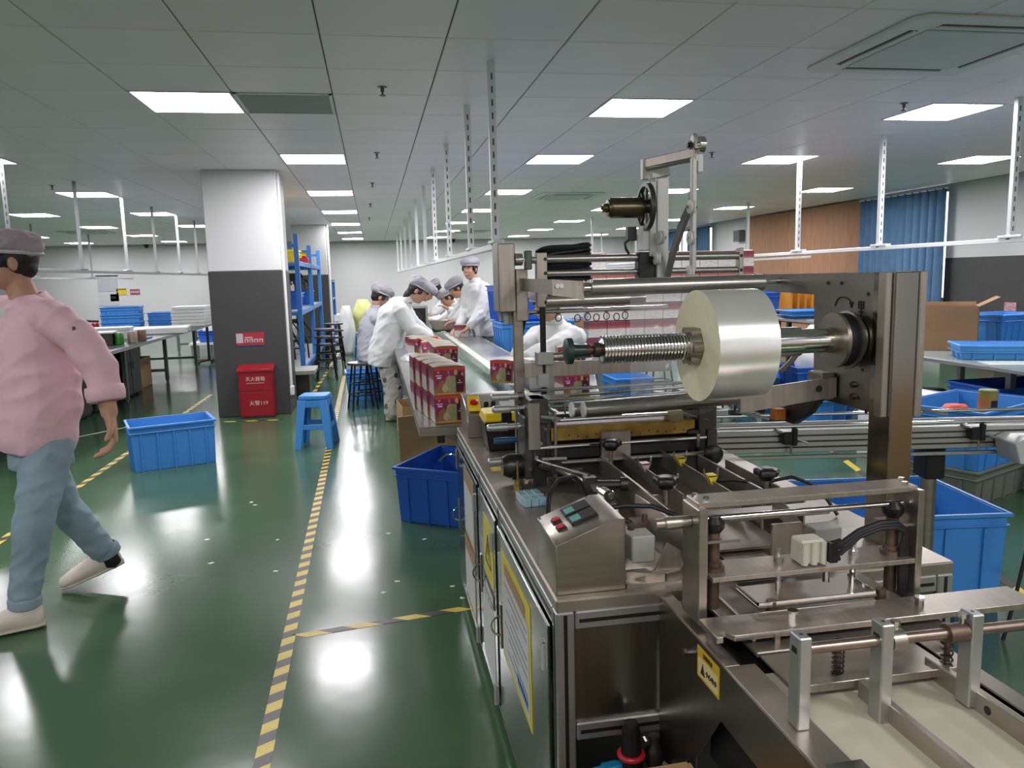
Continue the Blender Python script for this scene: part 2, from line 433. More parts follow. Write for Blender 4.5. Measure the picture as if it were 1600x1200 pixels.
# small paper scraps on the floor
SCR = pm('paper_scrap', 'c9d2c8', .7)
for i, (x, y) in enumerate(((-.86,5.22),(-.83,5.15),(.02,4.35),(.22,4.2),(.05,3.62),(.30,3.5),(-.55,3.9),(-.6,4.4),(.33,3.35),(-.02,3.5),(-.9,4.1),(-1.0,4.5))):
    a = random.uniform(0,3); m = MB()
    P = [(x+.02*cos(a+k*pi/2+random.uniform(-.3,.3))*random.uniform(.4,1.1), y+.02*sin(a+k*pi/2)*random.uniform(.3,1)) for k in range(4)]
    o = m.prism(P,'z',.0003,.0012).build('paper_scrap', SCR); tag(o, 'tiny pale paper scrap lying on the green aisle floor', 'paper scrap', 'paper scraps on the aisle floor')

# hanging power rails with slotted posts
SLOT = pm('slotted_angle', 'e0e3e3', .45, .1); SLOTD = pm('slot_dark', '5a5e60', .6)
def rail(label, x, y0, y1, posts, cross=.0, col=SLOT, z=1.62, names=None):
    t = thing('power_rail', label, 'power rail', (x, (y0+y1)/2, z), 0, 'hanging power rails')
    MB().box(x-.02,y0,z-.022,x+.02,y1,z+.012).build('rail', col, t, True, bev=.003)
    for i, y in enumerate(posts):
        p = MB().box(x-.02,y-.002,z,x+.02,y+.002,CEIL).box(x-.02,y,z,x-.016,y+.035,CEIL).build('post', col, t, True)
        m = MB(); zz = z+.06
        if y < 9.5:
            while zz < CEIL-.05:
                m.box(x-.005,y-.0035,zz,x+.005,y+.0035,zz+.035); zz += .07
            m.build('slot_row', SLOTD, p, True, smooth=False)
        MB().box(x-.03,y-.11,z+.012,x+.03,y+.11,z+.03).build('foot_bracket', col, t, True, bev=.003)
    return t
rail('hanging rail on slotted posts over the packing conveyor', .70, 4.25, 22, [4.40,5.5,7.05,8.6,10.2,12,14,16.2,18.5,21])
rail('hanging rail on pale posts in front of the plywood and curtain', 4.6, 3.4, 18, [5.0,6.5,7.9,12.3,16])
rail('hanging rail on slotted posts over the left workbench', -3.25, 5.5, 22, [7.9,9.66,11.35,12.8,14.3,15.7,18.5], col=pm('dull_slotted_angle','a4a8a8',.45,.3))
rail('distant hanging rail on thin posts near the far left wall', -6.2, 8, 22, [10,13,16,19], col=MATS['dull_slotted_angle'])
rail('distant hanging rail on thin posts beyond the film machine', 6.6, 11, 23, [13,16,19,22])
# ================================================================== FILM WRAPPING MACHINE
TZ = .775; MX0, MX1, MY0, MY1 = .345, 1.285, 1.5, 3.45
mach = thing('film_wrapping_machine', 'long stainless steel film wrapping machine with open worktop in the foreground', 'machine', (.82, 2.5, 0))
def mp(name, mb, mat, parent=None, **kw): return mb.build(name, mat, parent or mach, True, **kw)
SIDE = pm('polished_door_sheet', '868c88', .13, 1., nz=(3,.06), rvar=.04)
FRONTP = pm('brown_grey_sheet', '8a837b', .33, 1., nz=(5,.08), stretch=(14,1,1))
# --- base cabinet
top = mp('worktop', MB().box(MX0,MY0,.745,MX1,MY1,TZ), TABLE, bev=.004)
def profile(x, y, z0, z1, s=.04):
    return MB().box(x-s/2,y-s/2,z0,x+s/2,y+s/2,z1)
posts = {}
for x, y in ((MX0+.02,MY0+.022),(MX1-.02,MY0+.022),(MX0+.02,MY1-.022),(MX1-.02,MY1-.022),(MX0+.02,2.268),(MX0+.02,2.70)):
    p = mp('frame_post', profile(x,y,.03,.745), ALU, bev=.003); posts[(x,y)] = p
    # recessed black groove on both outer faces
    for dx, dy in ((-1,0),(0,-1),(1,0)):
        if dx: m = MB().box(x+dx*.0195,y-.004,.04,x+dx*.0208,y+.004,.74)
        else: m = MB().box(x-.004,y+dy*.0195,.04,x+.004,y+dy*.0208,.74)
        mp('groove', m, BLACK, p, smooth=False)
for z in (.725,.06):
    for x in (MX0+.02, MX1-.02):
        r = mp('side_rail', MB().box(x-.02,MY0+.044,z-.02,x+.02,MY1-.044,z+.02), ALU, bev=.003)
        for dz in ((0,) if z < .5 else (-.004,)):
            sx = -1 if x < .8 else 1
            mp('groove', MB().box(x+sx*.0195,MY0+.05,z-.004,x+sx*.0208,MY1-.05,z+.004), BLACK, r, smooth=False)
for z in (.725,.472,.06):
    r = mp('front_rail', MB().box(MX0+.042,MY0+.002,z-.02,MX1-.042,MY0+.042,z+.02), ALU, bev=.003)
    mp('groove', MB().box(MX0+.05,MY0+.0008,z-.004,MX1-.05,MY0+.0025,z+.004), BLACK, r, smooth=False)
mp('front_panel', MB().box(MX0+.042,MY0+.012,.49,MX1-.042,MY0+.018,.705), FRONTP)
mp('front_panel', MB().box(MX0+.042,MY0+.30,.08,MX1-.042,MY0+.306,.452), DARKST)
mp('back_panel', MB().box(MX0+.042,MY1-.03,.08,MX1-.042,MY1-.024,.705), FRONTP)
mp('right_panel', MB().box(MX1-.02,MY0+.044,.08,MX1-.014,MY1-.044,.705), GREYP)
for x, y in ((MX0+.03,1.56),(MX0+.03,3.36),(MX1-.03,1.56),(MX1-.03,3.36),(MX0+.03,3.2)):
    mp('levelling_foot', MB().lathe((x,y,0),(0,0,1),[(0,.022),(.008,.022),(.012,.008),(.06,.008)],12), DARKST)
# three doors on the aisle side
def sheet(name, par, y0, y1, z0, z1, mat, t=.0012, x=MX0-.0105): return mp(name, MB().box(x-t,y0,z0,x,y1,z1), mat, par)
YBD = pm('yellow_notice_border', 'd8c629', .35); NPAP = pm('notice_paper', 'c9cccb', .4); NTXT = pm('notice_ink', '8a8c92', .5); NBRN = pm('notice_brown', 'a8835e', .45); NBLU = pm('notice_blue', '6f8fb8', .45)
BLK2 = pm('notice_black', '1a1a1a', .4)
def door(y0, y1):
    d = mp('door', MB().box(MX0-.010,y0,.085,MX0-.002,y1,.700), SIDE, bev=.002)
    yc = y1-.045
    mp('latch_plate', MB().box(MX0-.014,yc-.012,.33,MX0-.010,yc+.012,.47), STEEL, d, bev=.001)
    R = [(MX0-.011-.030*sin(a), yc, .40+.030*cos(a)) for a in [pi*k/14 for k in range(15)]]
    mp('ring_handle', MB().tube(R,.0032,6,False), CHROME, d)
    for z in (.63,.12):
        mp('hinge', MB().box(MX0-.020,y0+.002,z-.03,MX0-.0102,y0+.03,z+.03).cyl((MX0-.02,y0+.004,z-.03),(MX0-.02,y0+.004,z+.03),.006,8), GREYP, d)
    return d
d3 = door(1.545, 2.245)
s = sheet('notice', d3, 1.735,2.16,.33,.66, YBD)
mp('notice_page', MB().box(MX0-.0130,1.755,.35,MX0-.0124,2.14,.60), NPAP, d3)
for k in range(9):
    z = .575-k*.024; mp('text_line', MB().box(MX0-.0133,1.775+(.12 if k in (2,6) else 0),z-.004,MX0-.0131,2.11-(k*37 % 5)*.03,z+.003), NTXT if k else NBRN, d3, smooth=False)
mp('text_line', MB().box(MX0-.0133,1.80,.60,MX0-.0127,2.10,.635), NBRN, d3, smooth=False)
mp('text_line', MB().box(MX0-.0133,1.77,.365,MX0-.0131,1.92,.40), NBLU, d3, smooth=False)
d2 = door(2.29, 2.68)
sheet('notice', d2, 2.33,2.54,.45,.655, YBD); sheet('notice', d2, 2.335,2.535,.385,.435, BLK2)
mp('text_line', MB().box(MX0-.0127,2.35,.395,MX0-.0123,2.52,.425), NPAP, d2, smooth=False)
sheet('notice', d2, 2.345,2.60,.12,.36, NPAP)
# pictogram on the yellow notice: warning triangle outline
tri = [(2.435,.605),(2.375,.505),(2.495,.505)]
for a, b_ in ((0,1),(1,2),(2,0)):
    mp('warning_mark', MB().bar((MX0-.0125,*tri[a]),(MX0-.0125,*tri[b_]),.0008,.008,(0,.3,.7)), BLK2, d2, smooth=False)
mp('warning_mark', MB().box(MX0-.0129,2.43,.535,MX0-.0121,2.44,.575).box(MX0-.0129,2.43,.518,MX0-.0121,2.44,.528), BLK2, d2, smooth=False)
d1 = door(2.725, 3.39)
sheet('notice', d1, 2.80,3.12,.40,.685, NBRN); mp('notice_page', MB().box(MX0-.0130,2.82,.42,MX0-.0124,3.10,.62), NPAP, d1)
sheet('notice', d1, 2.82,3.14,.12,.385, NBRN); mp('notice_page', MB().box(MX0-.0130,2.83,.14,MX0-.0124,3.13,.33), NPAP, d1)
mp('catch_hook', MB().tube([(MX0-.012,3.36,.66),(MX0-.03,3.38,.665),(MX0-.055,3.42,.655),(MX0-.085,3.46,.62)],.004,6), CHROME, d1)
mp('catch_plate', MB().box(MX0-.016,3.34,.60,MX0-.0102,3.39,.69), STEEL, d1, bev=.002)
# --- pneumatic unit in the open lower bay
fr_ = mp('air_filter', MB().lathe((.492,1.455,.385),(0,0,1),[(0,.022),(.012,.026),(.045,.026),(.055,.022),(.105,.020),(.125,.015)],16), BLACK)
mp('red_ring', MB().lathe((.492,1.455,.432),(0,0,1),[(0,.027),(.003,.030),(.008,.030),(.011,.027)],18), pm('red_ring','b5202a',.4), fr_)
mp('air_coupling', MB().lathe((.468,1.45,.416),(-1,-.06,-.05),[(0,.012),(.012,.0155),(.04,.0155),(.043,.011),(.062,.010),(.066,.007),(.085,.007)],14), pm('blue_coupling','1f86b8',.3,.4), fr_)
mp('regulator', MB().lathe((.545,1.46,.40),(0,0,1),[(0,.016),(.02,.022),(.04,.018),(.05,.012),(.07,.012)],14).box(.50,1.455,.452,.545,1.47,.464), DARKST, fr_)
mp('regulator_bolt', MB().cyl((.558,1.44,.418),(.566,1.43,.414),.006,8), CHROME, fr_); mp('regulator_bolt', MB().cyl((.522,1.455,.470),(.522,1.44,.468),.006,8), CHROME, fr_)

# --- control box at the near corner
cb = thing('control_box', 'small stainless control box with two red buttons and two displays on the near corner', 'control box', (.42,1.60,TZ))
def cp(name, mb, mat, parent=None, **kw): return mb.build(name, mat, parent or cb, True, **kw)
cx0, cx1 = .352, .505; cy0, cy1 = 1.525, 1.72
FLzt, FRzt = .9, .955
poly = [(cx0,TZ),(cx1,TZ),(cx1,.932),(cx1-.025,.932),(cx0,.885)]
cp('housing', MB().prism(poly,'y',cy0,cy1), STEEL, bev=.002)
ang = math.atan2(.932-.885, cx1-.025-cx0)
def onpanel(u, v, hgt): # u along slope 0..1 in m, v depth, height above
    return (cx0+u*cos(ang)-hgt*sin(ang), cy0+v, .885+u*sin(ang)+hgt*cos(ang))
def pbox(u0,u1,v0,v1,h0,h1):
    V = [onpanel(u,v,h) for h in (h0,h1) for u, v in ((u0,v0),(u1,v0),(u1,v1),(u0,v1))]
    return MB().add(V,[(0,3,2,1),(4,5,6,7),(0,1,5,4),(1,2,6,5),(2,3,7,6),(3,0,4,7)])
for v in (.062,.12):
    dsp = cp('display', pbox(.055,.118,v-.002,v+.048,0,.006), BLACK, bev=.001)
    cp('screen', pbox(.06,.082,v+.006,v+.038,.006,.0066), pm('lcd_screen','5fa39c',.3), dsp, smooth=False)
for v in (.075,.125):
    b_ = cp('button_bezel', pbox(.022,.044,v-.012,v+.012,0,.004), BLACK, bev=.001)
    cp('button', pbox(.025,.041,v-.009,v+.009,.004,.009), pm('red_button','c0202c',.35), b_, bev=.002)
for u, v in ((.006,.008),(.125,.008),(.006,.187),(.125,.187)):
    cp('screw', MB().cyl(onpanel(u,v,0),onpanel(u,v,.002),.003,8), CHROME)
# plate the box stands on (long cover behind it) and its cable
mp('cover_plate', MB().prism([(.36,1.735),(.58,1.735),(.66,2.10),(.50,2.18),(.44,2.02)],'z',TZ+.03,TZ+.033), STEELX)
mp('cover_wall', MB().bar((.36,1.735,TZ+.015),(.44,2.02,TZ+.015),.003,.03).bar((.44,2.02,TZ+.015),(.50,2.18,TZ+.015),.003,.03), STEELX)
mp('cable', MB().tube([(.40,1.735,.80),(.385,1.75,.86),(.40,1.80,.915),(.44,1.86,.935),(.49,1.90,.93),(.52,1.93,.90),(.54,1.96,.86)],.006,8), RUBBER)
mp('cable', MB().tube([(.505,1.70,.90),(.56,1.70,.905),(.62,1.68,.905),(.66,1.64,.895),(.69,1.58,.875),(.70,1.53,.85)],.006,8), RUBBER)
mp('cable', MB().tube([(.505,1.71,.87),(.55,1.70,.872),(.585,1.68,.865),(.61,1.66,.85)],.0045,8), RUBBER)
mp('cylinder_block', MB().box(.545,1.60,.80,.60,1.66,.862), pm('old_white_plastic','a9aaa2',.5,nz=(20,.12)), bev=.003)
mp('valve_fittings', MB().box(.57,1.66,.84,.61,1.70,.875).cyl((.56,1.66,.85),(.56,1.645,.875),.008,8).cyl((.60,1.67,.87),(.60,1.67,.89),.007,8), RUST)
mp('support_plate', MB().prism([(.52,TZ),(.64,TZ),(.64,.84),(.61,.86),(.58,.80)],'y',1.55,1.556), STEELX)
mp('slide_bracket', MB().prism([(1.56,TZ),(1.90,TZ),(1.90,.87),(1.60,.885),(1.56,.86)],'x',.655,.661), STEELX, bev=.0015)
mp('long_slide', MB().bar((.50,1.58,TZ+.012),(.60,1.54,TZ+.012),.012,.02).bar((.60,1.54,TZ+.012),(.66,1.56,TZ+.012),.012,.02), STEEL)
mp('stepped_plate', MB().box(.51,1.53,TZ,.66,1.62,TZ+.006), STEELX)

# --- film former: long upright plates on the worktop
def vplate(x, y0, y1, z0, z1, t=.006, mat=None): return mp('guide_plate', MB().box(x-t/2,y0,z0,x+t/2,y1,z1), mat or STEELX, bev=.001)
vplate(.70,1.70,2.36,TZ,.865,.008)
vplate(.775,1.86,2.42,.80,.872,.004)
vplate(.905,1.80,2.52,.79,.872,.004)
vplate(1.00,1.75,2.28,TZ,.868,.008); vplate(1.055,1.75,2.20,TZ,.868,.006); vplate(.94,1.75,1.86,TZ,.868,.008)
mp('cross_plate', MB().box(.735,1.66,.856,1.07,1.72,.870), STEELX, bev=.002)
mp('cross_plate', MB().box(.94,1.835,.80,1.055,1.841,.866), STEELX)
mp('cross_plate', MB().box(.705,1.98,.80,.775,1.986,.838), STEELX)
mp('deck_plate', MB().box(.71,1.62,.80,.93,2.30,.806), STEELX)
mp('deck_plate', MB().box(.76,1.50,.79,.87,1.70,.796), STEELX)
for x, y in ((.70,1.60),(1.01,1.60)): mp('end_block', MB().box(x-.03,y-.02,.80,x+.04,y+.03,.85), GREYP, bev=.002)
mp('push_plate', MB().box(.83,1.50,.79,.90,1.508,.90), STEELX, bev=.001)
mp('push_arm', MB().prism([(1.50,.885),(1.64,.93),(1.64,.885),(1.50,.85)],'x',.905,.911), STEEL)
def star_knob(x, y, z, base, r=.032, sc=1):
    st = mp('clamp_stem', MB().cyl((x,y,base),(x,y,z),.007,10), STEEL)
    m = MB(); n = 40; prof = [(0,.55,0),(.005,.62,0),(.012,.75,0),(.014,1,1),(.026,1.02,1),(.030,.9,.7),(.033,.5,.2)]
    V = []; F = []
    for t, rr, st_ in prof:
        for i in range(n):
            a = 2*pi*i/n; q = r*rr*(1+.10*st_*cos(5*a)); V.append((x+q*cos(a), y+q*sin(a), z+t*1.05))
    for k in range(len(prof)-1):
        for i in range(n): F.append((k*n+i,k*n+(i+1) % n,(k+1)*n+(i+1) % n,(k+1)*n+i))
    F += [tuple(range(n))[::-1], tuple(range((len(prof)-1)*n, len(prof)*n))]
    m.add(V,F); mp('star_knob', m, BLACK, st, angle=50)
star_knob(.705,2.27,.905,TZ)        # beside the brass bar
star_knob(.737,1.89,.882,.80)
star_knob(1.03,1.90,.882,TZ,.032)
mp('cable', MB().tube([(1.02,1.93,.83),(1.06,1.92,.872),(1.11,1.91,.882),(1.16,1.90,.862),(1.20,1.88,.82),(1.22,1.86,TZ+.005)],.005,8), RUBBER)
mp('cable', MB().tube([(.93,2.0,.86),(.97,1.97,.868),(1.01,1.94,.866),(1.05,1.92,.85)],.005,8), RUBBER)
star_knob(1.03,2.40,.90,TZ)
# knob with horizontal axis at the right of the seal head
mp('hand_wheel', MB().lathe((1.06,2.32,.86),(0,-1,0),[(0,.012),(.01,.03),(.025,.032),(.03,.026),(.035,.008)],16), BLACK)
# clamp arm left of the former (rod with joints)
mp('adjust_rod', MB().cyl((.50,2.40,.86),(.60,1.93,.86),.009,10), STEEL)
mp('rod_joint', MB().cbox((.53,2.27,.86),(.035,.03,.035)), DARKST, bev=.002); mp('rod_joint', MB().cbox((.575,2.05,.865),(.035,.035,.04)), DARKST, bev=.002); mp('rod_joint', MB().cyl((.59,1.97,.86),(.595,1.93,.86),.018,12), CHROME, bev=.002)
mp('adjust_rod', MB().cyl((.58,2.04,.865),(.66,2.02,.865),.012,10).cyl((.655,2.022,.865),(.675,2.018,.865),.02,14), DARKST)
mp('adjust_rod', MB().cyl((.47,2.42,.862),(.575,2.06,.885),.005,8), CHROME)
mp('brake_pad', MB().bar((.57,2.25,.845),(.66,2.12,.845),.045,.012), pm('dark_red_pad','3b2224',.6))
# --- sealing head across the machine
SY = 2.40
for x in (.50, 1.06):
    m = MB().box(x-.022,SY-.03,TZ,x+.022,SY+.06,1.06)
    mp('head_upright', m, DARKST, bev=.003)
bar_ = mp('sealing_bar', MB().box(.535,SY-.02,.918,1.03,SY+.03,.962), BRASS, bev=.002)
for k in range(14):
    x = .60+k*.03; mp('bolt_hole', MB().cyl((x,SY-.0205,.935-.004*(k % 3)),(x,SY-.018,.935-.004*(k % 3)),.003,8), BLACK, bar_)
mp('lower_jaw', MB().box(.535,SY-.03,.86,1.03,SY+.04,.895), DARKST, bev=.003)
mp('seal_dark_fill', MB().box(.55,SY+.06,TZ,1.04,SY+.26,.935), pm('fill_dark','3a3936',.5,.5,nz=(10,.25)), bev=.004)  # dark boxes added here and below to cover the bright worktop under the bar
mp('seal_dark_fill_base', MB().box(.55,SY-.02,TZ,1.04,SY+.06,.85), MATS['fill_dark'], bev=.003)
mp('jaw_rod', MB().cyl((.50,SY-.04,.905),(1.06,SY-.04,.905),.006,10), CHROME)
mp('jaw_rod', MB().cyl((.50,SY-.05,.855),(1.06,SY-.05,.855),.007,10), ROLLER)
mp('upper_beam', MB().box(.48,SY+.02,.975,1.08,SY+.07,.998), DARKST, bev=.003)
mp('upper_rod', MB().cyl((.48,SY-.01,.985),(.98,SY-.01,.985),.007,10), CHROME)
mp('cylinder_block', MB().box(.94,SY-.03,.96,.985,SY+.03,.998), pm('yellowed_block','9a8a5c',.5,nz=(20,.2)), bev=.003)
mp('air_line', MB().tube([(.985,SY-.01,.985),(1.03,SY-.02,.975),(1.07,SY-.03,.958)],.004,6), CHROME)
mp('centre_plate', MB().box(.70,SY-.045,.86,.80,SY-.035,.945), STEELX, bev=.002)
mp('clevis', MB().box(1.025,SY-.05,.875,1.035,SY-.03,.92), STEEL)
mp('guide_rods', MB().cyl((.47,SY+.04,1.045),(.80,SY+.04,1.045),.004,8).cyl((.47,SY+.04,1.02),(.80,SY+.04,1.02),.006,8).cyl((.60,SY+.03,.97),(.60,SY+.03,1.03),.003,6), CHROME)
mp('elastic_rod', MB().cyl((.49,SY+.06,1.075),(1.10,SY+.06,1.075),.006,8), CHROME)
mp('right_upright', MB().box(1.10,2.42,TZ,1.125,2.47,1.10), DARKST, bev=.002)
mp('right_strut', MB().cyl((1.13,2.45,1.08),(1.22,2.52,.98),.008,8), RUBBER)
mp('hinge_plate', MB().box(1.065,2.36,.80,1.10,2.375,.93), DARKST, bev=.002)
mp('black_hose', MB().tube([(1.02,2.44,.96),(1.035,2.46,1.0),(1.03,2.48,1.03),(1.0,2.50,1.05)],.008,8), pm('dark_blue_hose','16384a',.4))
# --- tall left post with its box and knobs
PY = 2.53
post = mp('left_post', MB().box(.452,PY-.012,TZ,.484,PY+.012,1.47), STEEL, bev=.002)
mp('post_sleeve', MB().box(.462,PY-.018,1.30,.502,PY+.02,1.47), STEELX, post, bev=.002)
mp('post_foot', MB().box(.43,PY-.03,TZ,.50,PY+.03,TZ+.01), STEEL, post, bev=.001)
bx = mp('junction_box', MB().box(.400,PY-.045,1.332,.456,PY+.07,1.552), STEELX, bev=.003)
mp('cable_gland', MB().cyl((.43,PY,1.29),(.43,PY,1.332),.009,8).cyl((.45,PY+.02,1.29),(.45,PY+.02,1.332),.008,8).cyl((.415,PY+.02,1.30),(.415,PY+.02,1.332),.008,8), GREYP, bx)
for z, ln in ((1.055,.085),(1.015,.08),(.955,.10),(.84,.10)):
    k_ = mp('side_handle', MB().lathe((.452,PY-.05,z),(-1,0,0),[(0,.010),(ln*.35,.010),(ln*.36,.013),(ln,.012),(ln+.005,.008)],12), pm('satin_handle','b9bab7',.3,.7))
    mp('handle_nut', MB().cyl((.452,PY-.05,z),(.475,PY-.05,z),.015,8), CHROME, k_)
mp('blue_handle', MB().lathe((.45,PY-.05,.91),(-1,0,0),[(0,.009),(.06,.011),(.08,.010)],12), pm('blue_handle','1c4a72',.4))
mp('gearbox', MB().box(.455,SY-.02,.80,.545,SY+.10,1.0).box(.47,SY-.04,.98,.53,SY+.09,1.06), pm('grimy_gearbox','55524d',.42,.7,nz=(15,.4)), bev=.004)
for k in range(5):
    mp('gear_bolt', MB().cyl((.47+.016*k,SY-.048,.83+.045*k),(.47+.016*k,SY-.02,.83+.045*k),.006,8), CHROME)
mp('side_slide', MB().box(.548,SY-.035,.80,.556,SY+.05,1.02), STEELX, bev=.001)
mp('side_slide', MB().box(.462,SY-.045,.90,.50,SY-.038,1.05), STEELX, bev=.001)
mp('clamp_lever', MB().cyl((.50,SY-.06,1.01),(.56,SY-.075,1.0),.006,8), CHROME)
mp('clamp_lever', MB().cyl((.50,SY-.06,.87),(.58,SY-.06,.868),.007,8), CHROME)
mp('black_motor', MB().lathe((.52,2.45,.83),(-1,0,0),[(0,.03),(.02,.04),(.11,.04),(.13,.03)],16), BLACK)
mp('floor_sensor', MB().lathe((.425,2.36,TZ),(0,0,1),[(0,.014),(.012,.014),(.014,.010),(.022,.012),(.03,.012),(.034,.004),(.09,.003)],12), pm('brass_sensor','9a8a58',.35,.8))
mp('sensor_wire', MB().tube([(.41,2.36,TZ+.035),(.43,2.38,TZ+.036),(.455,2.42,TZ+.05),(.47,2.46,TZ+.075)],.004,6), RUBBER)
mp('table_label', MB().box(.38,2.60,TZ,.46,2.66,TZ+.001), pm('yellow_label','c9a83c',.5,nz=(30,.3)), bev=0)
mp('drive_rod', MB().tube([(.50,2.36,.845),(.56,2.30,.84),(.62,2.30,.84)],.012,8), DARKST)
# --- upper film frame
UY = 2.47
lp = mp('end_plate', MB().box(.520,UY-.014,1.345,.556,UY+.014,1.520), STEELX, bev=.002)
for z in (1.499,1.454,1.361): mp('bolt_hole', MB().cyl((.549,UY-.0146,z),(.549,UY-.012,z),.006,10), BLACK, lp)
rp_ = mp('end_plate', MB().box(1.215,UY-.014,1.39,1.232,UY+.014,1.523), STEELX, bev=.002)
for z in (1.497,1.449): mp('bolt_hole', MB().cyl((1.2235,UY-.0146,z),(1.2235,UY-.012,z),.006,10), BLACK, rp_)
mp('guide_bar', MB().cyl((.55,UY,1.499),(1.22,UY,1.497),.0125,14), ROLLER)
mp('guide_bar', MB().cyl((.55,UY,1.454),(1.22,UY,1.451),.010,14), ROLLER)
mp('guide_bar', MB().cyl((.55,UY,1.363),(.885,UY,1.366),.022,14), ROLLER)
mp('rail_stub', MB().cyl((.482,UY,1.497),(.525,UY,1.497),.012,10).cyl((.456,UY+.02,1.50),(.48,UY+.02,1.50),.02,12), CHROME)
mp('clamp_stub', MB().cbox((.495,UY,1.497),(.022,.03,.06)), pm('greenish_clamp','56605a',.4,.7), bev=.003)
hk = mp('hook_rod', MB().cyl((.50,UY+.03,1.328),(.98,UY+.03,1.332),.008,10), CHROME)
for k, x in enumerate((.60,.665,.70,.73,.765,.80,.83)):
    R = [(x+.010*sin(a), UY+.03, 1.318-.010+.012*cos(a)-(.004 if k % 2 else 0)) for a in [2*pi*i/14 for i in range(15)]]
    mp('hanging_ring', MB().tube(R,.0018,5,False), DARKST, hk)
mp('black_pipe', MB().cyl((.540,UY,1.345),(.540,UY,1.06),.010,10), BLACK)
mp('pipe_clamp', MB().box(.515,UY-.03,1.16,.568,UY+.02,1.20), GREYP, bev=.002); mp('pipe_clamp', MB().box(.518,UY-.02,1.085,.555,UY+.02,1.13), GREYP, bev=.002)
mp('flat_arm', MB().box(.475,UY-.008,1.118,.98,UY,1.166), STEELX, bev=.001)
mp('round_arm', MB().cyl((.568,UY-.01,1.183),(.74,UY-.01,1.19),.014,14), ROLLER)
mp('motor_cable', MB().tube([(.478,PY+.02,1.45),(.474,PY+.01,1.38),(.49,PY,1.30),(.478,PY+.015,1.24),(.468,PY+.02,1.16)],.008,8), RUBBER)
# bundle of black hose on the bars
bd = MB()
for k in range(13):
    r1 = .090-.004*(k % 3); z = 1.435+.0085*k+random.uniform(-.002,.002)
    P = [(.628+r1*math.copysign(abs(cos(a))**.5,cos(a))+random.uniform(-.002,.002), UY+.055+.03*sin(a), z+.004*sin(2*a+k)+.010*cos(a)*(k > 9)) for a in [2*pi*i/28 for i in range(29)]]
    bd.tube(P,.0058,6,False)
hb = tag(bd.build('hose_bundle', RUBBER), 'coiled bundle of black hose lying behind the upper bars', 'hose')
# --- carriage with wheel, motor and arms on the upper bars
cl = mp('carriage_column', MB().box(.918,UY-.035,1.40,.958,UY-.02,1.775), pm('pale_alu_plate','b3b3ad',.45,.6,nz=(8,.04)), bev=.002)
PALE = MATS['pale_alu_plate']
mp('carriage_block', MB().box(.86,UY-.02,1.43,.93,UY+.02,1.515), BLACK, bev=.003)
mp('square_box', MB().box(.875,UY-.02,1.52,.915,UY+.03,1.60), WHITEP, bev=.003)
mp('carriage_plate', MB().box(.895,UY-.03,1.50,.92,UY-.018,1.74), PALE, bev=.002)
mtr = mp('winder_motor', MB().lathe((.885,UY-.02,1.657),(-1,0,0),[(0,.018),(.012,.02),(.014,.033),(.118,.033),(.122,.028),(.13,.026),(.131,.015),(.145,.013),(.146,.007),(.152,.006)],24), GUNMETAL)
# spoked wheel
wx = .885; wc = Vector((wx,UY-.02,1.66)); wr_ = .076
V = []; F = []; n = 40
prof = [(-.008,wr_-.012),(-.008,wr_),(.008,wr_),(.008,wr_-.012)]
for t_, r_ in prof:
    for i in range(n): V.append((wx+t_, wc.y+r_*cos(2*pi*i/n), wc.z+r_*sin(2*pi*i/n)))
for k in range(4):
    for i in range(n): F.append((k*n+i,k*n+(i+1) % n,((k+1) % 4)*n+(i+1) % n,((k+1) % 4)*n+i))
wh = mp('tension_wheel', MB().add(V,F), pm('dark_wheel','585a58',.35,.8))
mp('hub', MB().cyl((wx-.012,wc.y,wc.z),(wx+.02,wc.y,wc.z),.022,16), DARKST, wh)
for k in range(7):
    a = 2*pi*k/7
    mp('spoke', MB().bar(wc+Vector((0,.018*cos(a),.018*sin(a))), wc+Vector((0,.066*cos(a),.066*sin(a))),.007,.009,(1,0,0)), DARKST, wh)
# arm reaching forward from the column top to the near column
mp('arm_bracket', MB().box(.872,UY-.03,1.745,.895,UY-.005,1.81), PALE, bev=.002)
mp('arm_beam', MB().bar((.885,UY-.02,1.795),(.945,2.19,1.79),.02,.028), STEELX, bev=.002)
mp('arm_rod', MB().cyl((.888,UY-.03,1.78),(.95,2.19,1.775),.009,10), ROLLER)
mp('arm_beam', MB().bar((.90,UY-.03,1.76),(.955,UY-.05,1.77),.015,.03), PALE, bev=.002)
nc = mp('near_column', MB().box(.934,2.19,1.435,.948,2.21,1.80), PALE, bev=.002)
mp('top_roller', MB().lathe((.944,2.19,1.812),(1,.0,0),[(0,.010),(.004,.010),(.005,.024),(.022,.024),(.024,.006),(.03,.006)],18), CHROME, nc)
mp('top_cap', MB().prism([(2.18,1.80),(2.215,1.80),(2.215,1.835),(2.20,1.848),(2.185,1.835)],'x',.936,.95), PALE, nc, bev=.002)
mp('top_nut', MB().cyl((.918,2.195,1.812),(.934,2.195,1.812),.008,8).cyl((.925,2.195,1.812),(.929,2.195,1.812),.013,8), DARKST, nc)
mp('white_tab', MB().box(.951,2.19,1.735,.967,2.205,1.787), WHITEP, nc, bev=.002)
mp('curved_link', MB().prism([(2.205,1.745),(2.215,1.70),(2.225,1.64),(2.30,1.575),(2.37,1.50),(2.42,1.42),(2.44,1.43),(2.395,1.51),(2.325,1.595),(2.245,1.66),(2.235,1.71),(2.225,1.75)],'x',.944,.957), pm('grey_link','8b8b86',.45,.6), bev=.001)
PUL = pm('white_nylon_pulley','cfd0c8',.45)
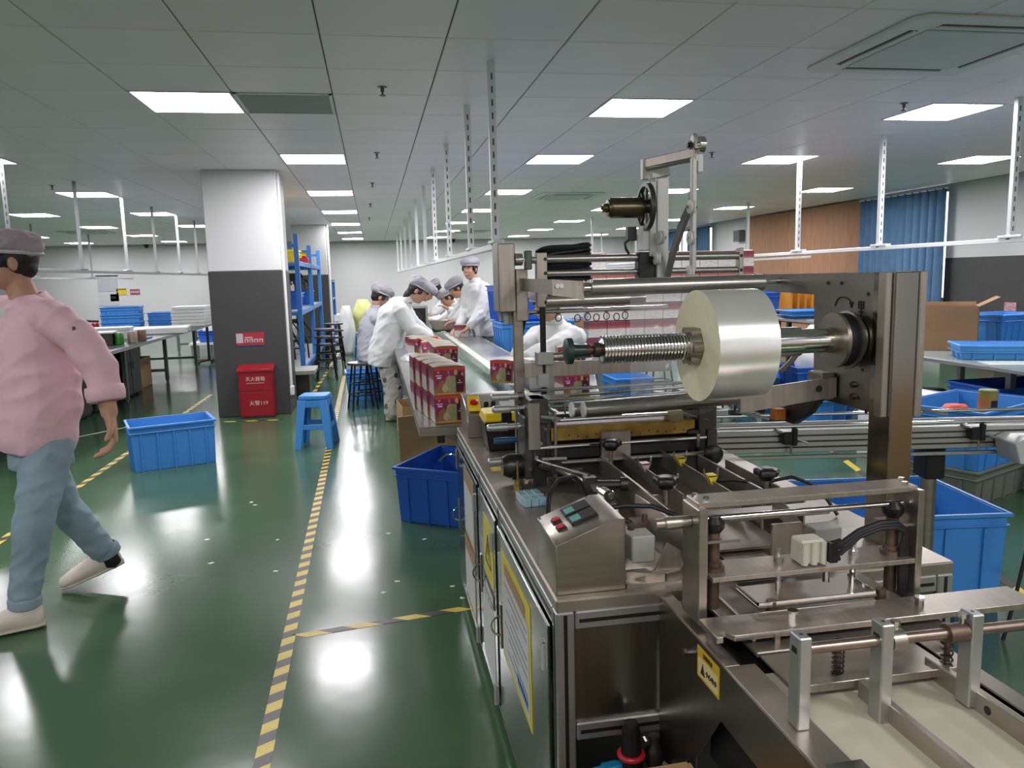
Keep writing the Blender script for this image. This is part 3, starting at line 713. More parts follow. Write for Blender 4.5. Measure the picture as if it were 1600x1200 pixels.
for (x, y, z) in ((.929,2.195,1.635),(.929,2.195,1.546),(.926,2.195,1.446)):
    pl_ = mp('pulley', MB().lathe((x-.012,y-.016,z),(1,0,0),[(0,.012),(.002,.020),(.006,.020),(.009,.015),(.012,.020),(.016,.020),(.018,.012)],18), PUL)
    mp('pulley_pin', MB().cyl((x-.016,y-.016,z),(x+.014,y-.016,z),.005,8), CHROME, pl_)
for (x, z) in ((.928,1.56),(.915,1.494)):
    pl_ = mp('pulley', MB().lathe((x-.012,UY-.05,z),(1,0,0),[(0,.012),(.002,.021),(.006,.021),(.009,.016),(.012,.021),(.016,.021),(.018,.012)],18), PUL)
    mp('pulley_pin', MB().cyl((x-.016,UY-.05,z),(x+.014,UY-.05,z),.005,8), CHROME, pl_)
mp('cable_plug', MB().cbox((.845,UY+.01,1.575),(.03,.03,.045)).tube([(.84,UY,1.56),(.82,UY,1.545),(.825,UY,1.525),(.835,UY,1.51)],.005,6), BLACK, bev=.002)
# --- big film rollers
RY = 2.10
mp('roller_bracket', MB().prism([(.485,1.437),(.575,1.430),(.578,1.378),(.485,1.392)],'y',RY-.006,RY+.006), STEELX, bev=.001)
mp('bracket_arm', MB().bar((.492,RY,1.415),(.480,PY-.01,1.42),.012,.04), STEELX)
for y in (.500,.512): mp('bolt', MB().cyl((y,RY-.012,1.418),(y,RY-.006,1.418),.007,6), CHROME)
br = mp('film_roller', MB().lathe((.594,RY,1.410),(1,0,.004),[(0,.020),(.002,.0235),(.518,.0235),(.52,.020)],24), ROLLER)
mp('roller_shaft', MB().cyl((.575,RY,1.410),(.60,RY,1.410),.016,14), CHROME, br); mp('roller_shaft', MB().cyl((1.11,RY,1.414),(1.178,RY,1.416),.008,12), CHROME, br)
for k in range(3): mp('roller_flat', MB().box(.60+.0-.03+.012*k,RY-.024,1.425,.603-.03+.012*k,RY-.018,1.432), CHROME, br)
lr = mp('film_roller', MB().lathe((.575,RY,1.068),(1,0,.028),[(0,.022),(.002,.0235),(.565,.0235),(.567,.02)],24), pm('dark_roller','96938c',.32,.9,nz=(25,.08)))
mp('roller_cap', MB().cyl((.569,RY,1.068),(.576,RY,1.068),.0225,20), PUL, lr)
lr2 = mp('film_roller', MB().cyl((.55,RY+.04,1.063),(1.10,RY+.04,1.075),.02,20), MATS['dark_roller'])
mp('roller_cap', MB().cyl((.543,RY+.035,1.063),(.551,RY+.035,1.063),.021,20), PUL, lr2)
mp('roller_rod', MB().cyl((.49,RY+.06,1.10),(1.12,RY+.06,1.113),.005,8).cyl((.49,RY+.06,1.085),(1.12,RY+.06,1.098),.003,8), CHROME)
mp('roller_mount', MB().box(1.10,RY-.03,1.03,1.115,RY+.08,1.12), DARKST, bev=.002)
# --- right post and bearing plate
RX = 1.17
PP = [(1.628,1.436),(2.264,1.436),(2.264,1.385),(1.924,1.379),(1.914,1.10),(1.628,1.10)]
MARKP = pm('bearing_plate_steel','938f87',.36,1.,nz=(4,.06),stretch=(1,1,8))
bp_ = mp('bearing_plate', MB().prism(PP,'x',RX,RX+.006), MARKP, bev=.001)
rpst = mp('right_post', MB().box(1.168,1.59,TZ,1.229,1.67,1.436), pm('mirror_post','a7a29b',.16,1.,nz=(3,.05)), bev=.002)
mp('post_cover', MB().box(1.228,1.585,1.10,1.246,1.70,1.437), STEELX, bev=.002)
mp('post_edge', MB().box(1.152,1.60,1.10,1.168,1.63,1.437), STEELX, bev=.002)
mp('post_foot', MB().box(1.10,1.60,TZ,1.24,1.74,TZ+.012), STEELX, bev=.002)
for y, z in ((1.86,1.41),(1.80,1.41),(1.69,1.385),(1.70,1.20),(1.705,1.29),(1.712,1.13),(1.68,1.10)):
    mp('plate_bolt', MB().cyl((RX-.003,y,z),(RX,y,z),.0045,8), DARKST, bp_)
INK = pm('marker_ink','15120f',.6)
def ink(pts, w=.0035): return mp('marker_stroke', MB().tube([(RX-.0008,y,z) for y, z in pts],w/2,5), INK, bp_)
ink([(1.825,1.352),(1.815,1.368),(1.803,1.374),(1.793,1.375),(1.779,1.374),(1.769,1.371),(1.760,1.366),(1.752,1.356)])
ink([(1.762,1.364),(1.755,1.350),(1.749,1.364)])
# hand-written character
for st_ in ([(1.726,1.366),(1.706,1.366),(1.707,1.349)],[(1.726,1.366),(1.725,1.349),(1.706,1.349)],[(1.724,1.3575),(1.708,1.3575)],[(1.716,1.366),(1.715,1.333)],[(1.723,1.341),(1.707,1.341)],[(1.736,1.332),(1.699,1.330)]): ink(st_)
AXY, AXZ = 1.735, 1.273
fl = mp('bearing_flange', MB().lathe((RX-.075,AXY,AXZ),(1,0,0),[(0,.032),(.012,.032),(.013,.068),(.022,.068),(.023,.064),(.048,.064),(.049,.071),(.056,.071),(.058,.055),(.072,.055)],32), STEEL)
mp('flange_band', MB().lathe((RX-.0515,AXY,AXZ),(1,0,0),[(0,.0645),(.001,.0655),(.0235,.0655),(.0245,.0645)],32), RUBBER, fl)
mp('mandrel_shaft', MB().lathe((.86,AXY,AXZ),(1,0,0),[(0,.036),(.155,.036),(.157,.030),(.24,.030)],24), CHROME)
sp = MB(); prof = [(0,.012),(.01,.026)]; k = 0; x = .01
while x < .222: prof += [(x,.0325),(x+.0035,.0325),(x+.0045,.028),(x+.0075,.028)]; x += .008
prof += [(x,.02)]
mp('threaded_mandrel', sp.lathe((.508,AXY,AXZ),(1,0,0),prof,28), CHROME, angle=60)
mp('mandrel_bolt', MB().lathe((.478,AXY,AXZ),(1,0,0),[(0,.014),(.012,.014),(.013,.010),(.02,.010),(.021,.018),(.034,.018)],14), pm('brown_nut','4a3a30',.4,.7))
mp('mandrel_knob', MB().lathe((.430,AXY,AXZ),(1,0,0),[(0,.022),(.003,.030),(.016,.031),(.018,.016),(.05,.013)],24), pm('dark_green_knob','16302c',.35))
ch = mp('roll_chuck', MB().lathe((.722,AXY,AXZ),(1,0,0),[(0,.036),(.028,.042),(.03,.034),(.05,.034)],24), STEEL)
for k in range(6):
    a = 2*pi*k/6; c_ = Vector((.728,AXY+.036*cos(a),AXZ+.036*sin(a))); mp('chuck_lobe', MB().cyl(c_,c_+Vector((.032,0,0)),.013,12), STEEL, ch)
# swing arm under the roll
mp('swing_arm', MB().prism([(.90,1.147),(1.166,1.171),(1.166,1.118),(.90,1.089)],'y',1.80,1.812), STEELX, bev=.001)
mp('arm_hole', MB().cyl((1.115,1.7985,1.142),(1.115,1.801,1.142),.009,14), DARKST)
mp('arm_hub', MB().box(1.13,1.812,1.11,1.168,1.88,1.18), STEEL, bev=.003)
mp('arm_link', MB().prism([(1.83,1.14),(1.87,1.14),(1.90,1.10),(2.02,1.05),(2.02,1.025),(1.93,1.025),(1.85,1.07),(1.80,1.12)],'x',1.12,1.14), DARKST, bev=.002)
mp('orange_tag', MB().box(1.08,1.95,1.035,1.11,1.98,1.065), pm('orange_tag','c9741f',.5))
mp('gas_strut', MB().tube([(1.05,1.78,1.25),(1.035,1.80,1.215),(1.02,1.82,1.19)],.007,8), STEEL)
mp('hub_bolts', MB().cyl((1.16,1.76,1.205),(1.172,1.76,1.205),.008,8).cyl((1.16,1.73,1.16),(1.172,1.73,1.16),.008,8).cyl((1.16,1.73,1.13),(1.172,1.73,1.13),.008,8), DARKST)

# --- the film roll (lifts off the mandrel) and its film web
roll = thing('film_roll', 'thick roll of clear shrink film shining silver on the steel mandrel', 'film roll', (.86,AXY,AXZ-.13))
ROLLM = pm('wound_film','f2f1eb',.22,.68,nz=(9,.04),stretch=(1,1,1),rvar=.03)
ENDM = pm('film_roll_end','efe7c6',.5,nz=(60,.03))
R0, R1 = .042, .132
MB().lathe((.752,AXY,AXZ),(1,0,0),[(0,R1),(.146,R1)],64,False).build('wound_film', ROLLM, roll, True)
for x in (.752,.898):
    V = []; n = 64
    for r_ in (R0,R1): V += [(x,AXY+r_*cos(2*pi*i/n),AXZ+r_*sin(2*pi*i/n)) for i in range(n)]
    MB().add(V,[(i,(i+1) % n,n+(i+1) % n,n+i) for i in range(n)]).build('roll_end', ENDM, roll, True)
MB().lathe((.750,AXY,AXZ),(1,0,0),[(0,R0-.006),(0,R0+.002),(.150,R0+.002),(.150,R0-.006)],40,False).build('cardboard_core', pm('core_card','6e5842',.8), roll, True)
FILM = pm('clear_film','e8eef2',.12,0,alpha=.16)
web = thing('film_web', 'clear film stretched between the rollers behind the film roll', 'film', (.865,RY,1.0))
def sheet3(pts, x0, x1, name):
    V = []; F = []
    for y, z in pts: V += [(x0,y,z),(x1,y,z)]
    for i in range(len(pts)-1): F.append((2*i,2*i+1,2*i+3,2*i+2))
    m = MB().add(V,F); o = m.build(name, FILM, web, True)
    md = o.modifiers.new('thickness','SOLIDIFY'); md.thickness = .0006
sheet3([(AXY+.05,AXZ-.124),(1.95,1.105),(RY-.02,1.085),(RY-.025,1.07)],.755,.896,'film_span')
sheet3([(RY+.024,1.07),(RY+.026,1.24),(RY+.0245,1.41)],.72,.96,'film_span')
sheet3([(RY+.02,1.045),(2.25,1.0),(SY,.97)],.70,.98,'film_span')

# --- press station over the infeed
YP = 1.355
def pp(name, mb, mat, parent=None, **kw): return mp(name, mb, mat, parent, **kw)
pp('press_upright', MB().box(.583,YP-.03,.775,.602,YP+.05,1.004), STEEL, bev=.002)
pp('press_upright', MB().box(1.046,YP-.03,.765,1.060,YP+.05,1.008), STEEL, bev=.002)
pp('press_crossbar', MB().box(.590,YP-.012,1.000,1.058,YP+.05,1.012), STEELX, bev=.002)
for x in (.60,.61,1.035,1.05): pp('bolt', MB().cyl((x,YP+.03 if x<.605 or x>1.04 else YP,1.012),(x,YP+.03 if x<.605 or x>1.04 else YP,1.02),.006,8), CHROME)
pp('press_rod', MB().cyl((.61,YP+.012,.972),(1.04,YP+.012,.972),.006,12), CHROME)
pp('rod_knob', MB().lathe((.582,YP+.012,.97),(-1,0,0),[(0,.012),(.05,.013),(.054,.010),(.07,.010)],16), STEEL)
for x in (.632,1.02):
    pp('guide_column', MB().cyl((x,YP+.012,.79),(x,YP+.012,.965),.012,14), RUST)
    pp('bevel_gear', MB().lathe((x,YP+.012,.945),(0,0,1),[(0,.014),(.01,.021),(.02,.021),(.032,.012)],16), BLACK)
    pp('gear_plate', MB().box(x-.03,YP-.02,.932,x+.04,YP+.035,.938), STEEL, bev=.001)
    pp('column_collar', MB().lathe((x,YP+.012,.868),(0,0,1),[(0,.022),(.008,.022),(.01,.017),(.018,.017)],16), RUST)
pl2 = pp('press_plate', MB().box(.612,YP-.03,.858,1.045,YP+.055,.868), STEELX, bev=.001)
for x in (.775,.94):
    pp('press_bolt', MB().cyl((x,YP+.02,.868),(x,YP+.02,.878),.010,6).cyl((x,YP+.02,.80),(x,YP+.02,.895),.006,10), CHROME, pl2)
pp('press_bolt', MB().cyl((.855,YP-.02,.835),(.855,YP-.02,.858),.007,8), CHROME, pl2)
pad = pp('press_pad', MB().box(.70,YP-.04,.800,.955,YP+.055,.808), STEEL, bev=.0015)
pp('pad_rim', MB().box(.70,YP-.04,.808,.955,YP-.037,.813).box(.70,YP-.04,.808,.703,YP+.055,.813).box(.952,YP-.04,.808,.955,YP+.055,.813), CHROME, pad)
cyl_ = pp('air_cylinder', MB().box(.805,YP-.012,.868,.858,YP+.03,.918), pm('ivory_cylinder','b3b09f',.45), bev=.004)
for k in range(3): pp('cylinder_rib', MB().cyl((.812+k*.02,YP-.013,.87),(.812+k*.02,YP-.013,.914),.007,10), MATS['ivory_cylinder'], cyl_)
pp('fitting', MB().cyl((.862,YP-.018,.905),(.885,YP-.022,.912),.010,10).cyl((.862,YP-.018,.882),(.880,YP-.022,.886),.010,10).cbox((.866,YP-.02,.895),(.016,.018,.04)), BLACK, cyl_)
for k in range(3):
    dz = .006*k; pp('air_hose', MB().tube([(.882,YP-.02,.908-dz*1.6),(.92,YP-.025,.935-dz),(.965,YP-.025,.948-dz),(1.005,YP-.02,.945-dz),(1.03,YP-.015,.925-dz*.5),(1.037-.006*k,YP-.012,.88),(1.037-.006*k,YP-.012,.83),(1.04-.006*k,YP-.01,.79)],.0055,8), RUBBER)
pp('deck_sheet', MB().box(.64,1.20,.766,1.04,1.50,.776), TABLE, bev=.002)
pp('deck_side', MB().bar((.655,1.24,.782),(.66,1.42,.782),.006,.03).bar((.69,1.22,.785),(.70,1.32,.785),.01,.02), STEEL)
# --- infeed belt conveyor reaching towards the camera
IX0, IX1 = .575, .99; IYN = .30
sp_ = [(1.50,.762),(IYN,.762),(IYN,.50),(.98,.50),(1.08,.575),(1.11,.652),(1.20,.652),(1.30,.515),(1.30,.33),(1.50,.33)]
sp_ = [(1.50,.762),(IYN,.762),(IYN,.655),(1.11,.655),(1.20,.655),(1.305,.515),(1.305,.30),(1.50,.30)]
mp('infeed_side_plate', MB().prism(sp_,'x',IX0-.003,IX0), FRONTP, bev=.0008)
mp('infeed_side_plate', MB().prism([(1.50,.762),(IYN,.762),(IYN,.60),(1.50,.60)],'x',IX1-.003,IX1), FRONTP)
mp('infeed_flange', MB().box(IX0-.003,IYN,.762,.628,1.185,.766), STEEL, bev=.001)
mp('infeed_flange', MB().box(IX0-.003,1.185,.762,.600,1.50,.766), STEEL, bev=.001)
mp('infeed_flange', MB().box(.955,IYN,.762,IX1,1.50,.766), STEEL, bev=.001)
BELT = pm('cream_belt','ada894',.6,nz=(5,.05))
mp('infeed_belt', MB().box(.632,IYN,.752,.952,1.16,.760), BELT, bev=.002)
mp('belt_bed', MB().box(.60,IYN,.68,.95,1.45,.745), DARKST)
mp('black_box', MB().box(.60,1.08,.52,.93,1.30,.64), RUBBER)
mp('side_bolt', MB().cyl((IX0-.016,1.33,.722),(IX0-.003,1.33,.722),.006,8).cyl((IX0-.020,1.33,.722),(IX0-.014,1.33,.722),.008,6), CHROME)
st = mp('warning_label', MB().box(IX0-.0042,1.207,.692,IX0-.003,1.299,.752), pm('amber_label','c9a431',.45))
mp('label_field', MB().box(IX0-.0047,1.212,.697,IX0-.0042,1.294,.732), pm('cream_label','d6c68e',.5), st)
def on_side(mb, y, z, x):   # letters facing -x, reading from far to near
    return mb.xf(Matrix.Translation((x,y,z)) @ Matrix(((0,0,-1,0),(-1,0,0,0),(0,1,0,0),(0,0,0,1))))
tr = MB().prism([(1.283,.703),(1.263,.703),(1.273,.726)],'x',IX0-.0052,IX0-.0047); mp('warning_triangle', tr, pm('dark_print','3b2d12',.5), st)
mp('label_text', on_side(text_mb('\u5c0f\u5fc3\u5939\u624b',.012),1.236,.714,IX0-.0052), MATS['dark_print'], st, smooth=False)
mp('label_text', on_side(text_mb('\u6ce8\u610f\u5b89\u5168',.010),1.252,.742,IX0-.0047), MATS['dark_print'], st, smooth=False)
# feed bar with spring bolts
mp('feed_bar', MB().prism([(.575,1.305),(1.24,1.305),(1.24,1.225),(.61,1.225),(.600,1.245),(.588,1.245),(.588,1.225),(.575,1.225)],'z',.788,.800), STEELX, bev=.001)
mp('bar_bolt', MB().cyl((.745,1.265,.80),(.745,1.265,.812),.008,8).cyl((.745,1.265,.812),(.745,1.265,.817),.010,10), CHROME)
mp('bar_bolt', MB().cyl((1.01,1.265,.80),(1.01,1.265,.812),.008,8).cyl((1.01,1.265,.812),(1.01,1.265,.817),.010,10), CHROME)
for x in (.735,.97): mp('bar_bolt', MB().cyl((x,1.325,.79),(x,1.325,.812),.011,10), RUST)
def spring(x, y, z0, z1):
    P = [(x+.009*cos(a), y+.009*sin(a), z0+(z1-z0)*k/60) for k, a in enumerate([2*pi*i/10 for i in range(61)])]
    sb = mp('spring_bolt', MB().cyl((x,y,z0),(x,y,z1+.012),.005,8).cyl((x,y,z1),(x,y,z1+.012),.011,10), RUST)
    mp('spring', MB().tube(P,.0018,5), DARKST, sb)
spring(.735,1.105,.775,.825); spring(.915,1.075,.775,.845)
mp('hold_down_bar', MB().box(.64,1.065,.772,.935,1.085,.786), STEELX, bev=.001)
mp('hold_down_plate', MB().box(.64,1.085,.772,.93,1.19,.776), TABLE)
for x, z1 in ((.600,.912),(.735,.918),(.888,.918)):
    b_ = mp('shaft_bracket', MB().box(x-.009,.982,.766 if x != .735 else .745,x+.011,1.012,z1), ALU, bev=.002)
    mp('bracket_slot', MB().box(x-.0094,.990,z1-.028,x-.0085,1.004,z1-.018), DARKST, b_)
    mp('bracket_hole', MB().cyl((x+.001,.997,z1-.001),(x+.001,.997,z1+.0004),.003,8), BLACK, b_)
mp('cross_shaft', MB().cyl((.611,.997,.888),(1.16,.997,.885),.0085,16), pm('tarnished_shaft','8f7f73',.32,.9,nz=(20,.15)))
mp('shaft_collar', MB().cyl((.746,.997,.886),(.768,.997,.886),.017,20), STEEL); mp('shaft_collar', MB().cyl((.845,.997,.886),(.878,.997,.886),.015,20), RUST)
for x in (.757,.872): mp('collar_screw', MB().cyl((x,.997,.90),(x,.997,.912),.004,8).cyl((x,.997,.910),(x,.997,.917),.0075,8), CHROME)
mp('shaft_leg', MB().box(1.055,.99,.66,1.085,1.04,.90), RUST, bev=.002)
mp('belt_guide', MB().box(.742,.30,.756,.755,1.06,.790), STEELX, bev=.0015)
mp('belt_guide', MB().box(.893,.30,.756,.906,1.10,.792), STEELX, bev=.0015)
mp('guide_hole', MB().cyl((.8925,.96,.774),(.894,.96,.774),.007,12), BLACK)
mp('corner_bracket', MB().box(.585,.865,.766,.64,.90,.769).cyl((.595,.87,.769),(.595,.87,.778),.008,8), CHROME)
# --- raised right-hand end of the frame: worktop edge already there; binder clips
CLY = pm('yellow_clip','d6c23c',.35,.2); CLP = pm('pink_clip','b79aa2',.35,.2); WIRE = pm('clip_wire','a9aaa9',.25,.9)
def clip(x, y, z, mat, label):
    t = thing('binder_clip', label, 'binder clip', (x,y,z), 0, 'binder clips on the guide plates')
    s = .013
    MB().add([(-s,-.016,-.004),(-s,.016,-.004),(s,.016,-.004),(s,-.016,-.004),(-.0035,-.016,-.026),(-.0035,.016,-.026),(.0035,.016,-.026),(.0035,-.016,-.026),(-s,-.016,0),(-s,.016,0),(s,.016,0),(s,-.016,0)],
        [(8,9,10,11),(0,1,9,8),(2,3,11,10),(0,4,5,1),(3,2,6,7),(0,3,7,4),(1,5,6,2)]).build('clip_body', mat, t)
    for q in (-1,1):
        MB().tube([(q*.005,-.009,-.022),(q*.018,-.007,-.006),(q*.021,-.004,.014),(q*.0205,0,.018),(q*.021,.004,.014),(q*.018,.007,-.006),(q*.005,.009,-.022)],.0013,5).build('wire_handle', WIRE, t)
clip(.775,2.16,.886,CLP,'pale pink binder clip farther along the left guide plate')
clip(.775,1.95,.886,CLP,'pale pink binder clip nearest the star knob on the left guide plate')
clip(.905,2.20,.886,CLY,'yellow binder clip farther along the right guide plate')
clip(.905,1.98,.886,CLY,'yellow binder clip nearer the cross plate on the right guide plate')
# --- things lying on the worktop
bl = thing('small_blue_box', 'small pale blue box lying on the worktop behind the control box', 'box', (.437,2.21,TZ), 4)
m = MB()
for k in range(3): m.box(-.035+.0235*k,-.05,0,-.0125+.0235*k,.05,.025)
m.build('box_body', pm('pale_blue_card','7fa3ac',.35,nz=(30,.15)), bl, bev=.002)
MB().box(-.0355,-.012,.0,.0355,-.006,.0256).build('tape_band', pm('clear_tape','a9c4ca',.2), bl)
# operator console with emergency stop at the far corner
con = thing('operator_console', 'steel console with yellow emergency stop plate at the far corner of the worktop', 'control panel', (.47,3.32,TZ))
MB().prism([(3.18,TZ),(3.44,TZ),(3.44,.93),(3.36,.93),(3.18,.875)],'x',.365,.66).build('housing', STEEL, con, True, bev=.003)
def cpan(x, y): return .875+(y-3.18)/.18*.055
MB().prism([(3.20,.885),(3.26,.903),(3.26,.945),(3.20,.90)],'x',.375,.425).build('stop_plate', YELP, con, True, bev=.002)
MB().lathe((.40,3.225,.905),(0,-.35,1),[(0,.010),(.012,.010),(.013,.018),(.024,.017),(.028,.008)],16).build('emergency_stop', pm('stop_red','c4121f',.35), con, True)
for x in (.455,.485): MB().cbox((x,3.25,.908),(.02,.022,.02)).build('rocker_switch', BLACK, con, True, bev=.003)
MB().box(.52,3.22,.893,.60,3.34,.934).build('button_strip', PAPER, con, True)
for k in range(3): MB().cbox((.54+.02*k,3.26+.02*k,.93),(.012,.016,.012)).build('indicator', pm('crimson_button','8c1330',.4), con, True)
# toolbox
tb = thing('tool_box', 'black tool box with a yellow lid standing on the worktop', 'tool box', (.53,2.98,TZ), 0)
MB().prism([(-.115,0),(.115,0),(.13,.115),(-.13,.115)],'y',-.07,.07).build('bin', BLACK, tb, bev=.006)
MB().prism([(-.135,.115),(.135,.115),(.125,.150),(-.125,.150)],'y',-.075,.075).build('lid', YELP, tb, bev=.006)
for x in (-.045,.085):
    MB().box(x-.02,-.084,.07,x+.02,-.07,.152).box(x-.02,-.08,.145,x+.02,.0,.154).build('latch', BLACK, tb, bev=.003)
# ================================================================== CROSS CONVEYOR (aluminium profile, right)
A = Vector((1.30,2.80,0)); B = Vector((3.3,2.46,0)); cang = math.degrees(math.atan2(B.y-A.y,B.x-A.x)); CL = (B-A).length
cc = thing('cross_conveyor', 'narrow aluminium profile conveyor running off to the right behind the machine', 'conveyor', (A.x,A.y,0), cang)
def cpart(name, mb, mat, par=None, **kw): return mb.build(name, mat, par or cc, **kw)
pf = cpart('side_profile', MB().box(0,-.02,.735,CL,.0,.825), ALU, bev=.003)
for z in (.757,.780,.803): cpart('groove', MB().box(0,-.0215,z-.004,CL,-.0195,z+.003), DARKST, pf, smooth=False)
cpart('side_profile', MB().box(0,.14,.735,CL,.16,.825), ALU, bev=.003)
cpart('belt', MB().box(0,.0,.80,CL,.14,.812), pm('grey_belt','8d908e',.6))
cpart('guide_rail', MB().cyl((0,-.04,.845),(CL,-.04,.845),.007,10), CHROME)
cpart('guide_rail', MB().cyl((0,.18,.848),(CL,.18,.848),.007,10), CHROME)
cpart('lower_rail', MB().box(0,-.018,.708,CL,-.002,.722), ALU, bev=.002)
for x in (.27,1.0):
    br = cpart('rail_clamp', MB().cbox((x,-.035,.80),(.05,.04,.05)).cyl((x+.02,-.05,.77),(x+.02,-.05,.84),.012,10), BLACK, bev=.004)
    cpart('clamp_rod', MB().cyl((x-.05,-.02,.83),(x+.07,-.06,.78),.005,8), CHROME, br)
    cpart('clamp_pin', MB().cyl((x+.01,-.045,.735),(x+.01,-.045,.78),.005,8), STEEL, br)
    br2 = cpart('rail_clamp', MB().cbox((x-.14,.19,.86),(.05,.03,.03)).cyl((x-.14,.19,.845),(x-.14,.19,.93),.006,8), BLACK, bev=.004)
    cpart('clamp_rod', MB().cyl((x-.16,.19,.872),(x-.02,.12,.845),.006,8), CHROME, br2)
cpart('leg_socket', MB().box(.845,.02,.60,.925,.12,.735), BLACK, bev=.006)
cpart('leg', MB().cyl((.885,.07,.02),(.885,.07,.62),.030,20), STEEL)
cpart('foot', MB().lathe((.885,.07,0),(0,0,1),[(0,.12),(.012,.12),(.02,.04)],20), BLACK)
dr = cpart('drive_cover', MB().prism([(1.10,.70),(1.60,.67),(1.60,.80),(1.12,.80),(1.08,.78)],'y',-.16,-.025), pm('white_cover','b9bbb8',.4,.1), bev=.004)
cpart('cover_screw', MB().cyl((1.17,-.163,.775),(1.17,-.159,.775),.007,10), CHROME, dr)
cpart('cover_vent', MB().box(1.24,-.12,.80,1.30,-.06,.803), BLACK, dr)
for i, P in enumerate(([(1.22,-.12,.69),(1.20,-.13,.55),(1.16,-.14,.35),(1.12,-.15,.15),(1.08,-.16,.004)], [(1.24,-.12,.69),(1.21,-.13,.55),(1.18,-.14,.46),(1.19,-.15,.40),(1.24,-.16,.385),(1.32,-.16,.42),(1.38,-.16,.52)])):
    cpart('power_cable', MB().tube(P,.007,8), RUBBER)
# ================================================================== REPEATED KINDS
def crate(label, loc, rz, L=.6, W=.42, Hh=.35, mat=None, taper=.03, ribs=5, tilt=None, group='blue plastic crates', rim=True, name='plastic_crate'):
    """open tote: floor, four tapered walls with thickness, rolled rim and upright ribs"""
    mat = mat or BLUEP
    t = thing(name, label, 'crate', loc, rz, group)
    a, b = L/2, W/2; th = .006; ti = taper
    def ring(z, g): # g inset from top outline
        return [(-a+g,-b+g,z),(a-g,-b+g,z),(a-g,b-g,z),(-a+g,b-g,z)]
    V = ring(0,ti)+ring(Hh,0)+ring(Hh,th)+ring(.008,ti+th)
    F = [(3,2,1,0),(12,13,14,15)]
    for k in range(3):
        for i in range(4): F.append((k*4+i,k*4+(i+1) % 4,(k+1)*4+(i+1) % 4,(k+1)*4+i))
    MB().add(V,F).build('body', mat, t, bev=.003)
    if rim:
        m = MB(); r = .014
        for z0, z1, g in ((Hh-.012,Hh+.004,r),(Hh-.055,Hh-.047,r*.6)):
            P, Q = ring(z0,-g), ring(z1,-g); P2, Q2 = ring(z0,.001), ring(z1,th*.5)
            m.add(P+Q+Q2+P2,[(i,(i+1) % 4,4+(i+1) % 4,4+i) for i in range(4)]+[(4+i,4+(i+1) % 4,8+(i+1) % 4,8+i) for i in range(4)]+[(12+i,12+(i+1) % 4,(i+1) % 4,i) for i in range(4)])
        m.build('rim', mat, t, bev=.002)
    if ribs:
        zt = Hh-.06
        for s in (-1, 1):
            for k in range(ribs):
                x = -a+ti+(k+.5)*(2*a-2*ti)/ribs
                y0 = s*(b-ti); y1 = s*(b-ti*(1-zt/Hh))
                MB().add([(x-.008,y0,.0),(x+.008,y0,.0),(x+.008,y1,zt),(x-.008,y1,zt),(x-.006,y0+s*.012,.0),(x+.006,y0+s*.012,.0),(x+.006,y1+s*.010,zt),(x-.006,y1+s*.010,zt)],
                    [(0,1,2,3),(4,5,6,7),(0,1,5,4),(1,2,6,5),(2,3,7,6),(3,0,4,7)]).build('rib', mat, t, smooth=False)
            for k in range(max(2, ribs-2)):
                n = max(2, ribs-2); y = -b+ti+(k+.5)*(2*b-2*ti)/n
                x0 = s*(a-ti); x1 = s*(a-ti*(1-zt/Hh))
                MB().add([(x0,y-.008,.0),(x0,y+.008,.0),(x1,y+.008,zt),(x1,y-.008,zt),(x0+s*.012,y-.006,.0),(x0+s*.012,y+.006,.0),(x1+s*.010,y+.006,zt),(x1+s*.010,y-.006,zt)],
                    [(0,1,2,3),(4,5,6,7),(0,1,5,4),(1,2,6,5),(2,3,7,6),(3,0,4,7)]).build('rib', mat, t, smooth=False)
    return t
def carton(label, loc, rz, L, W, Hh, flaps=(), name='carton', mat=None, th=.005, group=None):
    """open cardboard box: walls with thickness, flaps (side, angle degrees, length)"""
    mat = mat or CARD
    t = thing(name, label, 'cardboard box', loc, rz, group)
    a, b = L/2, W/2
    MB().box(-a,-b,0,a,b,.004).build('base', mat, t)
    for nm, bxx in (('side',(-a,-b,0,a,-b+th,Hh)),('side',(-a,b-th,0,a,b,Hh)),('end',(-a,-b,0,-a+th,b,Hh)),('end',(a-th,-b,0,a,b,Hh))): MB().box(*bxx).build(nm, mat, t)
    for side, an, ln in flaps:
        an = radians(an); c, s = cos(an)*ln, sin(an)*ln
        if side in 'fb':
            sg = -1 if side == 'f' else 1; y = sg*b
            MB().add([(-a,y,Hh),(a,y,Hh),(a,y+sg*c,Hh+s),(-a,y+sg*c,Hh+s),(-a,y-sg*.004,Hh),(a,y-sg*.004,Hh),(a,y+sg*c-sg*.004,Hh+s),(-a,y+sg*c-sg*.004,Hh+s)],[(0,1,2,3),(7,6,5,4),(0,1,5,4),(1,2,6,5),(2,3,7,6),(3,0,4,7)]).build('flap', mat, t)
        else:
            sg = -1 if side == 'l' else 1; x = sg*a
            MB().add([(x,-b,Hh),(x,b,Hh),(x+sg*c,b,Hh+s),(x+sg*c,-b,Hh+s),(x-sg*.004,-b,Hh),(x-sg*.004,b,Hh),(x+sg*c-sg*.004,b,Hh+s),(x+sg*c-sg*.004,-b,Hh+s)],[(0,1,2,3),(7,6,5,4),(0,1,5,4),(1,2,6,5),(2,3,7,6),(3,0,4,7)]).build('flap', mat, t)
    return t
